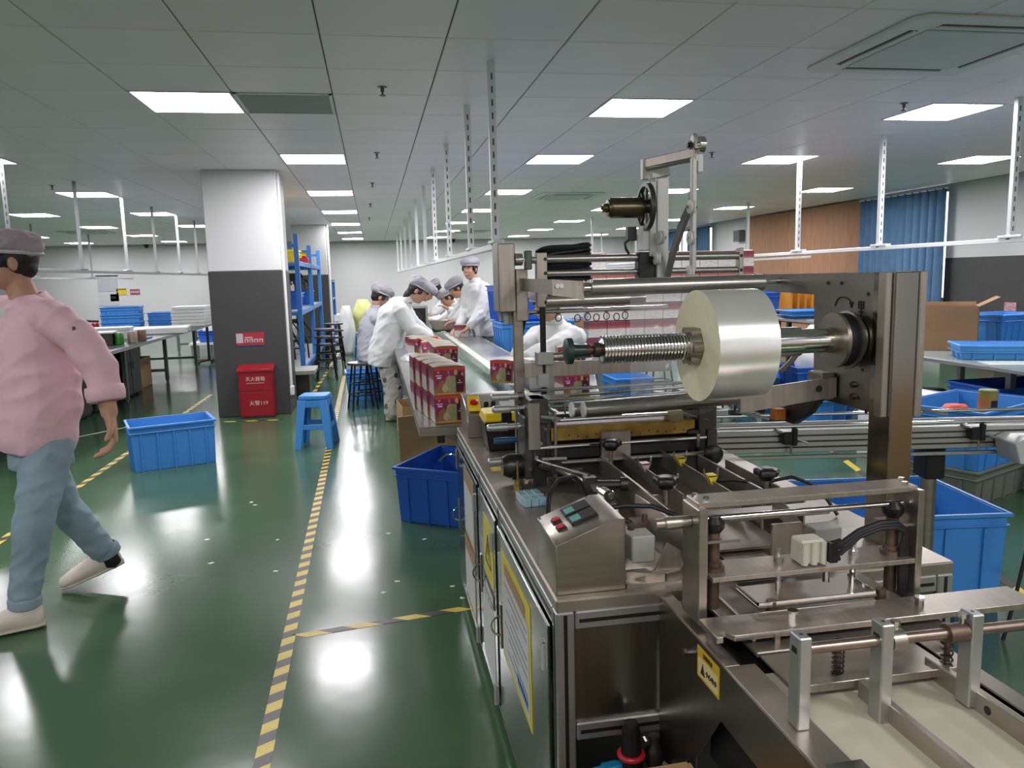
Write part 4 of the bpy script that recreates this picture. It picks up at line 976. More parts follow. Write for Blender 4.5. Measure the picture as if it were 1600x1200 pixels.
def plastic_stool(label, loc, rz, Hh=.46, mat=None):
    mat = mat or BLUEP
    t = thing('plastic_stool', label, 'stool', loc, rz, 'blue plastic stools')
    s0, s1 = .125, .165; zt = Hh
    MB().prism([(-s0+.02,-s0),(s0-.02,-s0),(s0,-s0+.02),(s0,s0-.02),(s0-.02,s0),(-s0+.02,s0),(-s0,s0-.02),(-s0,-s0+.02)],'z',zt-.035,zt).build('seat', mat, t, bev=.008, seg=2)
    for sx in (-1,1):
        for sy in (-1,1):
            w0, w1 = .072, .056
            def q(s, w, z):  # L-shaped corner leg cross-section
                x, y = sx*s, sy*s
                return [(x,y,z),(x-sx*w,y,z),(x-sx*w,y-sy*.012,z),(x-sx*.012,y-sy*.012,z),(x-sx*.012,y-sy*w,z),(x,y-sy*w,z)]
            V = q(s0,w0,zt-.035)+q(s1,w1,0)
            F = [(i,(i+1) % 6,6+(i+1) % 6,6+i) for i in range(6)]+[(5,4,3,2,1,0),(6,7,8,9,10,11)]
            MB().add(V,F).build('leg', mat, t, bev=.002)
    for z, hh in ((.19,.045),(zt-.07,.06)):
        s = s0+(s1-s0)*(zt-.035-z)/(zt-.035)-.005
        for k in range(4):
            R = Matrix.Rotation(k*pi/2,4,'Z'); m = MB().box(-s+.03,-s,z-hh/2,s-.03,-s+.010,z+hh/2).xf(R); m.build('crossbar', mat, t, bev=.003)
    return t
BLKM = pm('black_enamel','17171a',.35,.3)
def metal_stool(label, loc, rz=0, Hh=.53, seatmat=None):
    t = thing('metal_stool', label, 'stool', loc, rz, 'black metal stools')
    MB().lathe((0,0,Hh-.028),(0,0,1),[(0,.14),(.004,.155),(.022,.155),(.028,.147)],28).build('seat', seatmat or pm('stool_seat','38383c',.35), t)
    for k in range(4):
        a = pi/4+k*pi/2; MB().cyl((.12*cos(a),.12*sin(a),Hh-.03),(.2*cos(a),.2*sin(a),0),.011,10).build('leg', BLKM, t)
    for z, r in ((.17,.176),(.29,.158)):
        for k in range(4):
            a, b = pi/4+k*pi/2, pi/4+(k+1)*pi/2
            MB().cyl((r*cos(a),r*sin(a),z),(r*cos(b),r*sin(b),z),.008,8).build('stretcher', BLKM, t)
    return t
def bench(label, x0, y0, x1, y1, z=.75, topmat=None, legs=None, frame=None, shelf=None):
    t = thing('work_bench', label, 'workbench', ((x0+x1)/2,(y0+y1)/2,0))
    MB().box(x0,y0,z-.03,x1,y1,z).build('top', topmat, t, True, bev=.003)
    MB().box(x0-.004,y0-.004,z-.034,x1+.004,y1+.004,z-.006).build('edge_trim', ALU, t, True, bev=.002)
    n = legs or 3
    for k in range(n):
        y = y0+.15+(y1-y0-.3)*k/(n-1)
        for x in (x0+.3,x1-.3): MB().box(x-.025,y-.025,.03,x+.025,y+.025,z-.034).cyl((x,y,0),(x,y,.03),.02,8).build('leg', frame or ALU, t, True, bev=.003)
        MB().box(x0+.3,y-.02,.16,x1-.3,y+.02,.20).build('stretcher', frame or ALU, t, True)
        MB().box(x0+.27,y-.02,z-.08,x1-.27,y+.02,z-.036).build('cross_beam', frame or ALU, t, True)
    if shelf: MB().box(x0+.27,y0+.1,shelf-.02,x1-.27,y1-.1,shelf).build('lower_shelf', DARKST, t, True)
    for x in (x0+.3,x1-.3): MB().box(x-.02,y0+.1,z-.08,x+.02,y1-.1,z-.036).build('long_beam', frame or ALU, t, True)
    return t
# ---- printed gift box
def print_material():
    q = NT('gift_box_print'); b = q.b
    tc = q.n('ShaderNodeTexCoord'); sx = q.n('ShaderNodeSeparateXYZ'); q.l(tc, 'Generated', sx, 0)
    g = q.n('ShaderNodeValToRGB'); e = g.color_ramp.elements
    e[0].position = 0; e[0].color = (*lin('b98a3c'),1); e[1].position = 1; e[1].color = (*lin('c0452c'),1)
    for p, c in ((.16,'a8664a'),(.35,'93364f'),(.62,'8d2a58'),(.86,'96295a'),(.92,'c8502c')):
        n = e.new(p); n.color = (*lin(c),1)
    q.l(sx,'Z',g,'Fac'); last = (g,'Color')
    def ellipse(cx, cz, rx, rz, col, pw=2.):
        nonlocal last
        def ax(o, c, r):
            s = q.n('ShaderNodeMath',operation='SUBTRACT',i_1=c); q.l(sx,o,s,0)
            d = q.n('ShaderNodeMath',operation='DIVIDE',i_1=r); q.l(s,0,d,0)
            a = q.n('ShaderNodeMath',operation='ABSOLUTE'); q.l(d,0,a,0)
            p = q.n('ShaderNodeMath',operation='POWER',i_1=pw); q.l(a,0,p,0); return p
        a, c = ax('X',cx,rx), ax('Z',cz,rz); s = q.n('ShaderNodeMath',operation='ADD'); q.l(a,0,s,0); q.l(c,0,s,1)
        lt = q.n('ShaderNodeMath',operation='LESS_THAN',i_1=1.); q.l(s,0,lt,0)
        m = q.n('ShaderNodeMix',data_type='RGBA'); m.inputs['B'].default_value = (*lin(col),1)
        q.l(lt,0,m,'Factor'); q.l(last[0],last[1],m,'A'); last = (m,'Result')
    ellipse(.28,.28,.16,.24,'8f6a4a',2.); ellipse(.50,.40,.14,.30,'a8966e',2.); ellipse(.62,.38,.10,.30,'8f9468',3)
    ellipse(.35,.24,.09,.15,'b9a88c'); ellipse(.70,.80,.055,.10,'c9a860'); ellipse(.47,.80,.03,.07,'c8746a'); ellipse(.90,.70,.045,.09,'c08a52')
    ellipse(.82,.38,.125,.30,'4a1226',8.); ellipse(.82,.74,.055,.10,'54182a',6.); ellipse(.82,.42,.08,.018,'cfa3b0',8.); ellipse(.82,.50,.022,.03,'d9b5bd')
    ellipse(.16,.70,.10,.022,'d9b8cf',8.); ellipse(.17,.62,.07,.03,'e4d3e0',8.); ellipse(.15,.82,.035,.04,'e2905a'); ellipse(.38,.055,.26,.012,'d9b25a',8.)
    nz=q.n('ShaderNodeTexNoise',i_Scale=14.,i_Detail=4.); q.l(tc,'Generated',nz,'Vector'); mm=q.n('ShaderNodeMix',data_type='RGBA',blend_type='OVERLAY'); mm.inputs['Factor'].default_value=.35; q.l(last[0],last[1],mm,'A'); q.l(nz,'Fac',mm,'B'); q.l(mm,'Result',b,'Base Color'); b.inputs['Roughness'].default_value = .3; return q.m
PRINT = print_material()
def side_print():
    q = NT('gift_box_side'); b = q.b
    tc = q.n('ShaderNodeTexCoord'); sx = q.n('ShaderNodeSeparateXYZ'); q.l(tc,'Generated',sx,0)
    g = q.n('ShaderNodeValToRGB'); e = g.color_ramp.elements; e[0].position = 0; e[0].color = (*lin('b9b7b3'),1); e[1].position = 1; e[1].color = (*lin('6d2f3e'),1)
    for p, c in ((.50,'b4b1ad'),(.56,'9a5a4a'),(.75,'6f3442')): n = e.new(p); n.color = (*lin(c),1)
    q.l(sx,'Z',g,'Fac')
    ns = q.n('ShaderNodeTexNoise',i_Scale=7.,i_Detail=3.); q.l(tc,'Generated',ns,'Vector')
    m = q.n('ShaderNodeMix',data_type='RGBA',blend_type='OVERLAY'); m.inputs['Factor'].default_value = .5
    q.l(g,'Color',m,'A'); q.l(ns,'Color',m,'B'); q.l(m,'Result',b,'Base Color'); b.inputs['Roughness'].default_value = .35; return q.m
SIDEPR = side_print(); LIDPR = pm('box_lid_card','a39a88',.45,nz=(9,.1)); INK2 = pm('white_print','e6e4e2',.5)
PW, PH, PD = .156, .137, .166
_g = {}
def gift_meshes():
    if _g: return _g
    _g['body'] = MB().box(-PW/2,-PD/2,0,PW/2,PD/2,PH).mesh('box_body', SIDEPR, bev=.0015)
    _g['front'] = MB().box(-PW/2+.001,-PD/2-.0008,.001,PW/2-.001,-PD/2,PH-.001).mesh('printed_front', PRINT, smooth=False)
    _g['back'] = MB().box(-PW/2+.001,PD/2,.001,PW/2-.001,PD/2+.0008,PH-.001).mesh('printed_front', PRINT, smooth=False)
    _g['lid'] = MB().prism([(-PW/2+.002,PH),(PW/2-.002,PH),(PW/2*.5,PH+.007),(-PW/2*.5,PH+.007)],'y',-PD/2+.004,PD/2-.004).mesh('lid', LIDPR, bev=.001)
    return _g
def gift_box(label, loc, rz, group):
    g = gift_meshes(); t = thing('gift_box', label, 'box', loc, rz, group)
    obj('box_body', g['body'], t); obj('printed_front', g['front'], t); obj('lid', g['lid'], t)
    return t
# ================================================================== AISLE AND LEFT SIDE
crate('blue crate standing alone on the floor beside the walking man', (-1.678,6.60,0), 20, .62,.42,.355, taper=.012)
plastic_stool('bright blue plastic stool standing at the end of the striped tape', (-.545,6.93,0), -8)
# fire extinguisher box
fb = thing('fire_box', 'red steel fire extinguisher box at the foot of the pillar', 'fire box', (-1.275,8.60,0))
MB().box(-1.45,8.52,.02,-1.10,8.715,.50).build('body', REDP, fb, True, bev=.004)
MB().box(-1.44,8.53,0,-1.11,8.70,.02).build('plinth', DARKST, fb, True)
MB().prism([(8.505,.50),(8.717,.52),(8.717,.566),(8.505,.53)],'x',-1.462,-1.088).build('lid', REDP, fb, True, bev=.003)
for z0, z1 in ((.30,.495),(.03,.29)): MB().box(-1.435,8.515,z0,-1.115,8.521,z1).build('door_panel', REDP, fb, True, bev=.002)
LET = pm('pale_lettering','d9b9b6',.5)
def on_front(mb, x, z, y): return mb.xf(Matrix.Translation((x,y,z)) @ Matrix(((1,0,0,0),(0,0,-1,0),(0,1,0,0),(0,0,0,1))))
on_front(text_mb('灭火器箱',.05),-1.275,.425,8.514).build('lettering', LET, fb, True, smooth=False)
on_front(text_mb('FIRE EXTINGUISHER BOX',.016),-1.275,.382,8.514).build('lettering', LET, fb, True, smooth=False)
on_front(text_mb('火警119',.055),-1.255,.165,8.514).build('lettering', LET, fb, True, smooth=False)
# sign on the pillar
sg = thing('fire_sign', 'red and white fire equipment sign on the dark pillar base', 'sign', (-1.33,8.71,.77))
MB().box(-1.475,8.712,.775,-1.18,8.7155,.91).build('board', pm('sign_red','a02535',.5), sg, True)
MB().box(-1.47,8.7105,.80,-1.40,8.712,.90).build('white_field', pm('sign_white','b9aab0',.5), sg, True)
for k in range(4): MB().box(-1.385+.05*k,8.7105,.805,-1.345+.05*k,8.712,.84).build('picture_field', MATS['sign_white'], sg, True)
for k in range(4): MB().box(-1.375+.05*k,8.7095,.81,-1.358+.05*k,8.7105,.828).build('pictogram', pm('sign_dark','4a2a30',.5), sg, True)
MB().box(-1.385,8.7105,.85,-1.30,8.712,.862).build('title_line', MATS['sign_white'], sg, True)
MB().box(-1.475,8.712,.765,-1.18,8.7145,.775).build('blue_strip', pm('sign_blue','2d3570',.5), sg, True)
# black metal stool with blue crate behind
metal_stool('black metal stool beside the bending worker', (-.17,8.80,0), 12)
crate('blue crate on the floor behind the black metal stool', (-.12,9.62,0), 3, .5,.38,.34, ribs=4)
# blue storage rack beyond the pillar
BR = pm('blue_rack_paint','2f6db0',.4,.1); SHELF = pm('grey_shelf','9aa3a8',.45,.3)
rk = thing('storage_rack', 'blue steel storage rack packed with parts beyond the white pillar', 'rack', (-1.25,12.2,0))
for y, h_ in ((10.5,2.05),(12.6,1.99),(14.7,1.99)):
    for x in (-.95,-1.6): MB().box(x-.03,y-.035,0,x+.03,y+.035,h_).build('upright', BR, rk, True, bev=.003)
    for z in (.28,1.02,1.66,1.90): MB().bar((-.95,y,z),(-1.6,y,z),.03,.04).build('end_brace', BR, rk, True)
for z in (.29,1.05,1.69):
    for k, (ya, yb) in enumerate(((10.5,12.6),(12.6,14.7))):
        MB().box(-1.62,ya+.035,z-.01,-.93,yb-.035,z+.008).build('shelf', SHELF, rk, True)
        MB().box(-.96,ya+.035,z-.05,-.925,yb-.035,z+.012).build('shelf_beam', BR, rk, True, bev=.002)
crate('yellow bin on the top shelf of the blue rack', (-1.18,12.9,1.70), 90, .6,.4,.22, mat=YELP, ribs=3, group='bins on the rack')
crate('second yellow bin on the top shelf of the blue rack, nearer', (-1.18,11.2,1.70), 90, .5,.4,.16, mat=YELP, ribs=3, group='bins on the rack')
crate('deep blue bin on the middle shelf of the rack', (-1.2,13.3,1.06), 90, .6,.42,.22, mat=BLUE2, ribs=3, group='bins on the rack')
crate('deep blue bin on the middle shelf, close to the pillar', (-1.2,11.4,1.06), 90, .6,.42,.22, mat=BLUE2, ribs=3, group='bins on the rack')
t = thing('red_part', 'small red part lying beside the yellow bin on the rack', 'part', (-1.0,12.25,1.70)); MB().box(-.06,-.08,0,.06,.08,.09).cyl((0,0,.09),(0,0,.12),.03,10).build('body', REDP, t, bev=.006)
for k, (y, z, h_) in enumerate(((10.9,1.06,.38),(11.9,1.06,.42),(12.9,1.29,.25),(13.9,1.06,.4),(11.0,.30,.5),(12.0,.30,.55),(13.2,.30,.5))):
    t = thing('chair_frame', 'dark folded chair frame on the rack, %s shelf, %s from the pillar' % ('middle' if z > 1 else 'bottom', ORD[k]), 'chair', (-1.22,y,z), 8*k, 'folded frames on the rack')
    for dx in (-.12,.12):
        MB().tube([(dx,-.22,0),(dx,-.20,h_*.5),(dx,.05,h_),(dx,.22,h_*.9)],.013,8).build('side_tube', BLKM, t)
    MB().box(-.13,-.2,h_*.45,.13,.1,h_*.5).build('seat', BLACK, t, bev=.006); MB().bar((-.12,.05,h_),(.12,.05,h_),.02,.06).build('back', BLACK, t)
for k, (x, y) in enumerate(((-.72,11.6),(-.66,13.0))):
    n = 3
    for i in range(n):
        metal_stool('black metal stool in the %s stack by the rack, %s from the bottom' % (ORD[k], ORD[i]), (x,y,.11*i), 45*(i % 2)*0+10*k)
t = thing('trolley_board', 'grey board on the floor rack beside the pillar foot', 'board', (-.93,10.05,.30)); MB().box(-.2,-.28,0,.18,.3,.05).build('board', GREYP, t, bev=.004)
MB().box(-.15,-.2,-.28,.1,.2,0).build('base', DARKST, t, bev=.004)
# second, distant blue rack edge
rk2 = thing('storage_rack', 'distant blue rack corner just past the second pillar', 'rack', (-.95,18.6,0))
for y in (18.2,19.4):
    MB().box(-.98,y-.03,0,-.9,y+.03,1.45).build('upright', BR, rk2, True)
for z in (.4,1.0,1.4): MB().box(-1.5,18.2,z,-.9,19.4,z+.03).build('shelf', SHELF, rk2, True)
# far end of the aisle: yellow sack on a blue stool, white machine, foam roll
plastic_stool('distant blue stool with the yellow sack on it', (-.22,14.9,0), 10, .45)
def sack(label, loc, s, col, name='sack', cat='bag', sd=1):
    t = thing(name, label, cat, loc)
    m = MB(); V = []; F = []; n, k = 30, 14
    for j in range(k+1):
        tt = j/k; r = sin(pi*min(1,.12+.80*tt))**.6
        for i in range(n):
            a = 2*pi*i/n; q = r*(1+.30*mnoise.noise(Vector((cos(a)*1.6+sd,sin(a)*1.6,tt*2.5)))-.12*abs(mnoise.noise(Vector((cos(a)*4+sd,sin(a)*4,tt*3))))); V.append((s[0]*q*cos(a), s[1]*q*sin(a), s[2]*tt))
    for j in range(k):
        for i in range(n): F.append((j*n+i,j*n+(i+1) % n,(j+1)*n+(i+1) % n,(j+1)*n+i))
    F += [tuple(range(n))[::-1], tuple(range(k*n,(k+1)*n))]
    m.add(V,F).build('body', col, t, angle=80); return t
YSACK = pm('yellow_film_sack','d9dc8a',.4,nz=(6,.15),bump=(12,.5)); WSACK = pm('white_film_sack','dfe2e0',.4,nz=(6,.06),bump=(12,.5))
sack('pale yellow plastic sack standing on the distant blue stool', (-.2,14.9,.455), (.2,.17,.62), YSACK, sd=2)
sack('white plastic sack leaning beside the yellow sack far down the aisle', (-.52,15.4,0), (.16,.16,.95), WSACK, sd=5)
t = thing('foam_roll', 'white foam roll lying on the far aisle floor', 'roll', (-.55,18.3,.0)); MB().cyl((-.45,0,.09),(.45,0,.09),.09,16).build('roll', PAPER, t)
t = thing('low_cart', 'low green cart with white parcels at the far end of the aisle', 'cart', (-.75,19.6,0))
MB().box(-.5,-.3,.35,.5,.3,.42).build('deck', pm('green_cart','3d6b58',.5), t); MB().box(-.45,-.25,.42,.2,.25,.62).build('parcel', PAPER, t, bev=.03)
for x in (-.4,.4):
    for y in (-.22,.22): MB().cyl((x,y,0),(x,y,.35),.03,8).build('leg', DARKST, t)

# ---- left workbench and what stands on it
GTOP = pm('dark_green_bench_top','2c352f',.3,nz=(3,.1),spec=.3); DFR = pm('bench_frame','7b8180',.4,.5)
bench('long dark-topped workbench behind the walking man', -4.3,6.2,-2.78,14.3,.75,GTOP,5,DFR)
bench('second dark workbench farther back on the left', -4.4,17.2,-2.8,22.5,.75,GTOP,4,DFR)
BZ = .75
for k in range(3): crate('blue crate in the taller stack on the left workbench, %s from the bottom' % ORD[k], (-3.95,13.3,BZ+.12*k), 6, .56,.40,.118, ribs=4, taper=.008, group='crates on the left workbench')
for k in range(2): crate('blue crate in the low stack on the left workbench, %s from the bottom' % ORD[k], (-3.43,13.75,BZ+.12*k), 4, .46,.36,.118, ribs=4, taper=.008, group='crates on the left workbench')
FOAM = pm('white_foam_sheet','d3d5d3',.7)
for k in range(6):
    t = thing('foam_sheet', 'white foam sheet in the stack beside the blue crates, %s from the bottom' % ORD[k], 'foam sheet', (-3.0+random.uniform(-.01,.01),13.75,BZ+.055*k), random.uniform(-1,1), 'stacked foam sheets'); MB().box(-.26,-.3,0,.26,.3,.052).build('sheet', FOAM, t, bev=.006)
t = thing('foam_sheet', 'single thick white foam slab lying on the bench', 'foam sheet', (-3.05,11.9,BZ), 8); MB().box(-.40,-.28,0,.40,.28,.09).build('sheet', FOAM, t, bev=.01)
t = thing('white_box', 'long white box on the bench behind the painted tins', 'box', (-3.45,10.9,BZ), 6); MB().box(-.30,-.12,0,.30,.12,.15).build('body', PAPER, t, bev=.005); MB().box(-.31,-.13,.12,.31,.13,.16).build('lid', PAPER, t, bev=.005)
t = thing('display_tray', 'white-topped tray with dark panels on the near bench edge', 'tray', (-3.35,9.95,BZ), 6); MB().box(-.40,-.15,0,.28,.15,.14).build('body', DARKST, t, bev=.004); MB().box(-.41,-.16,.14,.29,.16,.155).build('top', PAPER, t)
for i, (x, y, c, lb) in enumerate(((-3.02,9.95,'3f8a3f','green printed tin on the near workbench'),(-2.93,10.15,'b8a294','pinkish printed tin beside the green one'),(-2.90,10.45,'8a6a5a','brown printed tin at the bench edge'))):
    t = thing('tin', lb, 'tin', (x,y,BZ)); MB().lathe((0,0,0),(0,0,1),[(0,.052),(.005,.055),(.125,.055),(.13,.052)],18).build('can', pm('tin_%d' % i, c,.35,.2,nz=(14,.4)), t); MB().cyl((0,0,.13),(0,0,.136),.05,18).build('lid', STEEL, t)
t = thing('parts_heap', 'red and black hand tool lying behind the white box', 'tool', (-3.85,11.4,BZ), 20); MB().box(-.2,-.06,.0,.14,.06,.10).cyl((.1,0,.1),(.1,0,.2),.05,12).build('body', REDP, t, bev=.015); MB().tube([(-.25,0,.05),(-.28,0,.16),(-.1,0,.24),(.15,0,.22)],.02,8).build('handle', BLACK, t)
t = thing('blue_cloth', 'folded blue cloth on the bench near the green tin', 'cloth', (-2.98,10.8,BZ)); MB().box(-.08,-.12,0,.08,.12,.02).build('cloth', BLUE2, t, bev=.006)
for k, (x, y, rz) in enumerate(((-3.0,14.85,20),)):
    t = thing('office_chair', ('black office chair behind the bench end' if k == 0 else 'white seated chair farther behind the bench'), 'chair', (x,y-.9*0,0), rz)
for o in [o for o in COL.objects if o.name.startswith('office_chair')]:
    MB().box(-.22,-.22,.72,.22,.22,.78).build('seat', BLACK if o['label'].startswith('black') else WHITEP, o, bev=.02)
    MB().prism([(.18,.80),(.24,.80),(.30,1.18),(.25,1.20)],'y',-.17,.17).build('back', BLACK if o['label'].startswith('black') else WHITEP, o, bev=.02)
    for k in range(5):
        a = 2*pi*k/5; MB().bar((0,0,.06),(.26*cos(a),.26*sin(a),.04),.03,.03).cyl((.26*cos(a),.26*sin(a),.0),(.26*cos(a),.26*sin(a),.05),.025,8).build('foot', BLACK, o)
    MB().cyl((0,0,.06),(0,0,.72),.025,10).build('column', DARKST, o)
crate('small dark blue crate with a white bundle under the far bench', (-3.15,16.1,.30), 0, .5,.36,.22, mat=BLUE2, ribs=3)
sack('white bundle resting in the small dark blue crate', (-3.15,16.1,.31), (.17,.13,.40), WSACK, sd=9)
t = thing('low_table', 'low white table carrying the dark blue crate under the far bench', 'table', (-3.15,16.1,0)); MB().box(-.4,-.3,.26,.4,.3,.30).build('top', WHITEP, t)
for x in (-.35,.35):
    for y in (-.25,.25): MB().box(x-.02,y-.02,0,x+.02,y+.02,.26).build('leg', ALU, t)
CABD = pm('black_cabinet','1b1c1d',.4,.2,nz=(8,.2))  # black cabinets added to darken the space under the bench
for k, y in enumerate((6.75,7.75,8.85,9.75,10.75)):
    t = thing('filler_cabinet', 'added black cabinet darkening the gap under the left workbench, %s from the front' % ORD[k], 'cabinet', (-3.45,y,0), 0, 'black cabinets under the left workbench')
    MB().box(-.30,-.40,.03,.29,.40,.64).build('body', CABD, t, bev=.004)
    for q in (-1,1):
        d_ = MB().box(.29,q*.2-.19,.06,.305,q*.2+.19,.62).build('door', CABD, t, bev=.003); MB().cyl((.318,q*.04,.36),(.318,q*.04,.46),.006,8).build('handle', DARKST, d_)
    for x in (-.25,.25):
        for q in (-1,1): MB().cyl((x,q*.35,0),(x,q*.35,.03),.02,8).build('foot', RUBBER, t)
carton('brown carton stored under the far end of the left workbench', (-3.5,11.75,0), 0, .5,.55,.42, name='stored_carton')
# ---- back wall notices
def wallsheet(name, label, cat, x0, z0, x1, z1, mat): 
    t = thing(name, label, cat, ((x0+x1)/2,24.88,z0)); MB().box(x0,24.885,z0,x1,24.899,z1).build('sheet', mat, t, True); return t
t = wallsheet('wall_poster','large pale grey poster hanging on the back wall','poster',-8.0,1.27,-7.45,1.73,pm('poster_grey','b2b6bd',.6,nz=(4,.05)))
MB().box(-8.03,24.87,1.72,-7.42,24.9,1.75).build('hanger_bar', DARKST, t, True)
wallsheet('wall_poster','smaller pale sheet below the grey poster','poster',-8.0,.86,-7.45,1.24,pm('poster_pale','c3c8cc',.6))
t = wallsheet('warning_sign','yellow warning sign on the back wall','sign',-7.5,1.16,-7.22,1.35,pm('sign_yellow','d8c32f',.5)); MB().box(-7.5,24.88,1.31,-7.22,24.886,1.35).build('header', pm('sign_brown','8a6a3a',.5), t, True)
t = wallsheet('warning_sign','small orange and black sign beside the grey poster','sign',-7.68,.98,-7.45,1.19,pm('sign_orange','c98a2a',.5)); MB().box(-7.66,24.88,1.05,-7.52,24.886,1.13).build('pictogram', BLK2, t, True)
t = wallsheet('warning_sign','dark red sign on the back wall','sign',-7.12,1.16,-6.85,1.32,pm('sign_wine','8f4a55',.5)); MB().box(-7.11,24.88,1.21,-6.86,24.886,1.27).build('text_band', pm('sign_pink','c79aa2',.5), t, True)
# ================================================================== PACKING CONVEYOR AND WHAT LIES ON IT
SHEETG = pm('galvanised_sheet','a5aaa8',.28,.7,nz=(3,.06))
cv = thing('packing_conveyor', 'long packing conveyor with steel side tables running away down the middle', 'conveyor', (.68,9,0))
CY0, CY1 = 3.62, 17.5
MB().box(.19,CY0,.728,.44,CY1,.745).build('side_table', SHEETG, cv, True, bev=.002)
MB().box(.185,CY0-.005,.70,.20,CY1,.75).build('table_edge', STEEL, cv, True, bev=.002)
MB().box(.185,CY0-.012,.705,.44,CY0,.749).build('table_edge', STEEL, cv, True, bev=.002)
MB().box(.46,CY0,.66,.80,CY1,.69).build('belt', pm('green_pvc_belt','5c7a6c',.25,nz=(2,.08)), cv, True)
GLS = pm('clear_guard','9db5aa',.08,0,alpha=.45)
MB().box(.825,CY0+.02,.66,.832,CY1,.765).build('guard_sheet', GLS, cv, True)
MB().box(.44,CY0,.60,.455,CY1,.742).build('belt_frame', ALU, cv, True, bev=.002)
MB().box(.82,CY0,.755,.885,CY1,.772).build('guard_strip', pm('pale_strip','c6c9bd',.4), cv, True, bev=.002)
MB().box(.885,4.15,.742,1.19,CY1,.758).build('side_table', SHEETG, cv, True, bev=.002)
MB().box(1.175,4.15,.72,1.195,CY1,.765).build('table_edge', STEEL, cv, True, bev=.002)
for y in (3.9,6.5,9,12,15,17.2):
    for x in (.46,.82): MB().box(x-.02,y-.02,.02,x+.02,y+.02,.66).cyl((x,y,0),(x,y,.02),.025,8).build('leg', ALU, cv, True, bev=.002)
    MB().bar((.46,y,.2),(.82,y,.2),.03,.03).build('stretcher', ALU, cv, True)
    MB().bar((.23,y,.715),(.46,y,.58),.03,.03).build('table_brace', ALU, cv, True); MB().bar((1.15,y,.735),(.82,y,.58),.03,.03).build('table_brace', ALU, cv, True) if y > 4.2 else None
MB().box(.27,CY0+.01,.665,.305,CY0+.05,.705).build('edge_clamp', BLACK, cv, True, bev=.003)
# stacked gift boxes at the near end
for r in range(2):
    for k in range(4):
        gift_box('%s layer gift box, %s from the near end of the packing table' % (('lower','upper')[r], ORD[k]), (.338-.024*k,3.70+PD/2+.170*k,.747+(PH+.001)*r), 4, 'stacked gift boxes on the packing table')
# second group further on
for k in range(3):
    gift_box('gift box in the row beyond the stack, %s from the front' % ORD[k], (.45,5.15+.172*k,.86), 3, 'second row of gift boxes')
t = thing('box_riser', 'low carton tray under the second row of gift boxes', 'tray', (.45,5.32,.747)); MB().box(-.085,-.26,0,.085,.26,.112).build('tray', CARD, t, bev=.003)
for k in range(4):
    gift_box('crimson gift box lying flat farther along the belt side, %s away' % ORD[k], (.48+.02*(k % 2),6.9+.2*k,.747), 5*k, 'gift boxes farther along the table')
gift_box('gift box being filled under the tall worker\'s hands', (1.0,9.0,.76), 80, 'gift boxes on the right table')
for k in range(2): gift_box('opened gift box beside the bending worker, %s one' % ('near','far')[k], (.40,7.35+.25*k,.747), 20+30*k, 'gift boxes at the bending worker')
t = thing('plastic_bag', 'clear crumpled bag of packing beside the bending worker', 'bag', (.31,6.75,.747)); 
V = []; F = []; n, m_ = 16, 7
for j in range(m_+1):
    for i in range(n):
        th = pi*.5*j/m_; a = 2*pi*i/n; r = sin(th)*(1+.2*mnoise.noise(Vector((cos(a)*3,sin(a)*3,j)))); V.append((.11*r*cos(a),.18*r*sin(a),.055*cos(th)*(1+.5*mnoise.noise(Vector((cos(a)*4*r,sin(a)*4*r,3))))))
for j in range(m_):
    for i in range(n): F.append((j*n+i,(j+1)*n+i,(j+1)*n+(i+1) % n,j*n+(i+1) % n))
MB().add(V,F).build('bag', pm('crumpled_film','c9ced0',.2,0,alpha=.6,bump=(20,.6)), t)
# box sealing / printing unit on the far table
pr = thing('label_printer', 'black and grey label printer on the far side table', 'printer', (.46,9.85,.747))
MB().box(-.20,-.2,0,.20,.2,.36).build('case', GREYP, pr, bev=.01); MB().box(-.05,-.205,.10,.17,-.2,.33).build('open_front', BLACK, pr)
MB().cyl((.06,-.22,.22),(.06,-.205,.22),.07,16).build('ribbon_spool', DARKST, pr); MB().box(.0,-.34,.02,.25,-.2,.08).build('feed_tray', BLACK, pr, bev=.004); MB().box(-.19,-.205,.24,-.08,-.2,.30).build('display', BLK2, pr)
t = thing('weighing_tray', 'grey steel tray of parts next to the label printer', 'tray', (.95,10.05,.76)); MB().prism([(-.2,.02),(.2,.02),(.26,.14),(-.26,.14)],'y',-.15,.15).build('pan', STEEL, t, bev=.004); MB().box(-.22,-.2,0,.22,.16,.02).build('base', BLACK, t)
t = thing('paper_pad', 'white paper pad on the table in front of the printer', 'paper', (.36,9.3,.747)); MB().box(-.12,-.1,0,.12,.1,.02).build('pad', PAPER, t)
# crates right of the conveyor
crate('large blue crate on the floor stack right of the conveyor, lower one', (1.62,7.9,.62), 2, .76,.55,.36, ribs=6, group='crates right of the conveyor')
crate('blue crate set on top of the stack right of the conveyor', (1.55,8.25,.985), 2, .62,.5,.36, ribs=6, mat=BLUE2, group='crates right of the conveyor')
crate('blue crate at the bottom of the stack right of the conveyor', (1.62,7.95,.0), 2, .76,.55,.31, ribs=6, group='crates right of the conveyor')
crate('second blue crate up in the stack right of the conveyor', (1.62,7.95,.31), 2, .76,.55,.30, ribs=6, group='crates right of the conveyor')
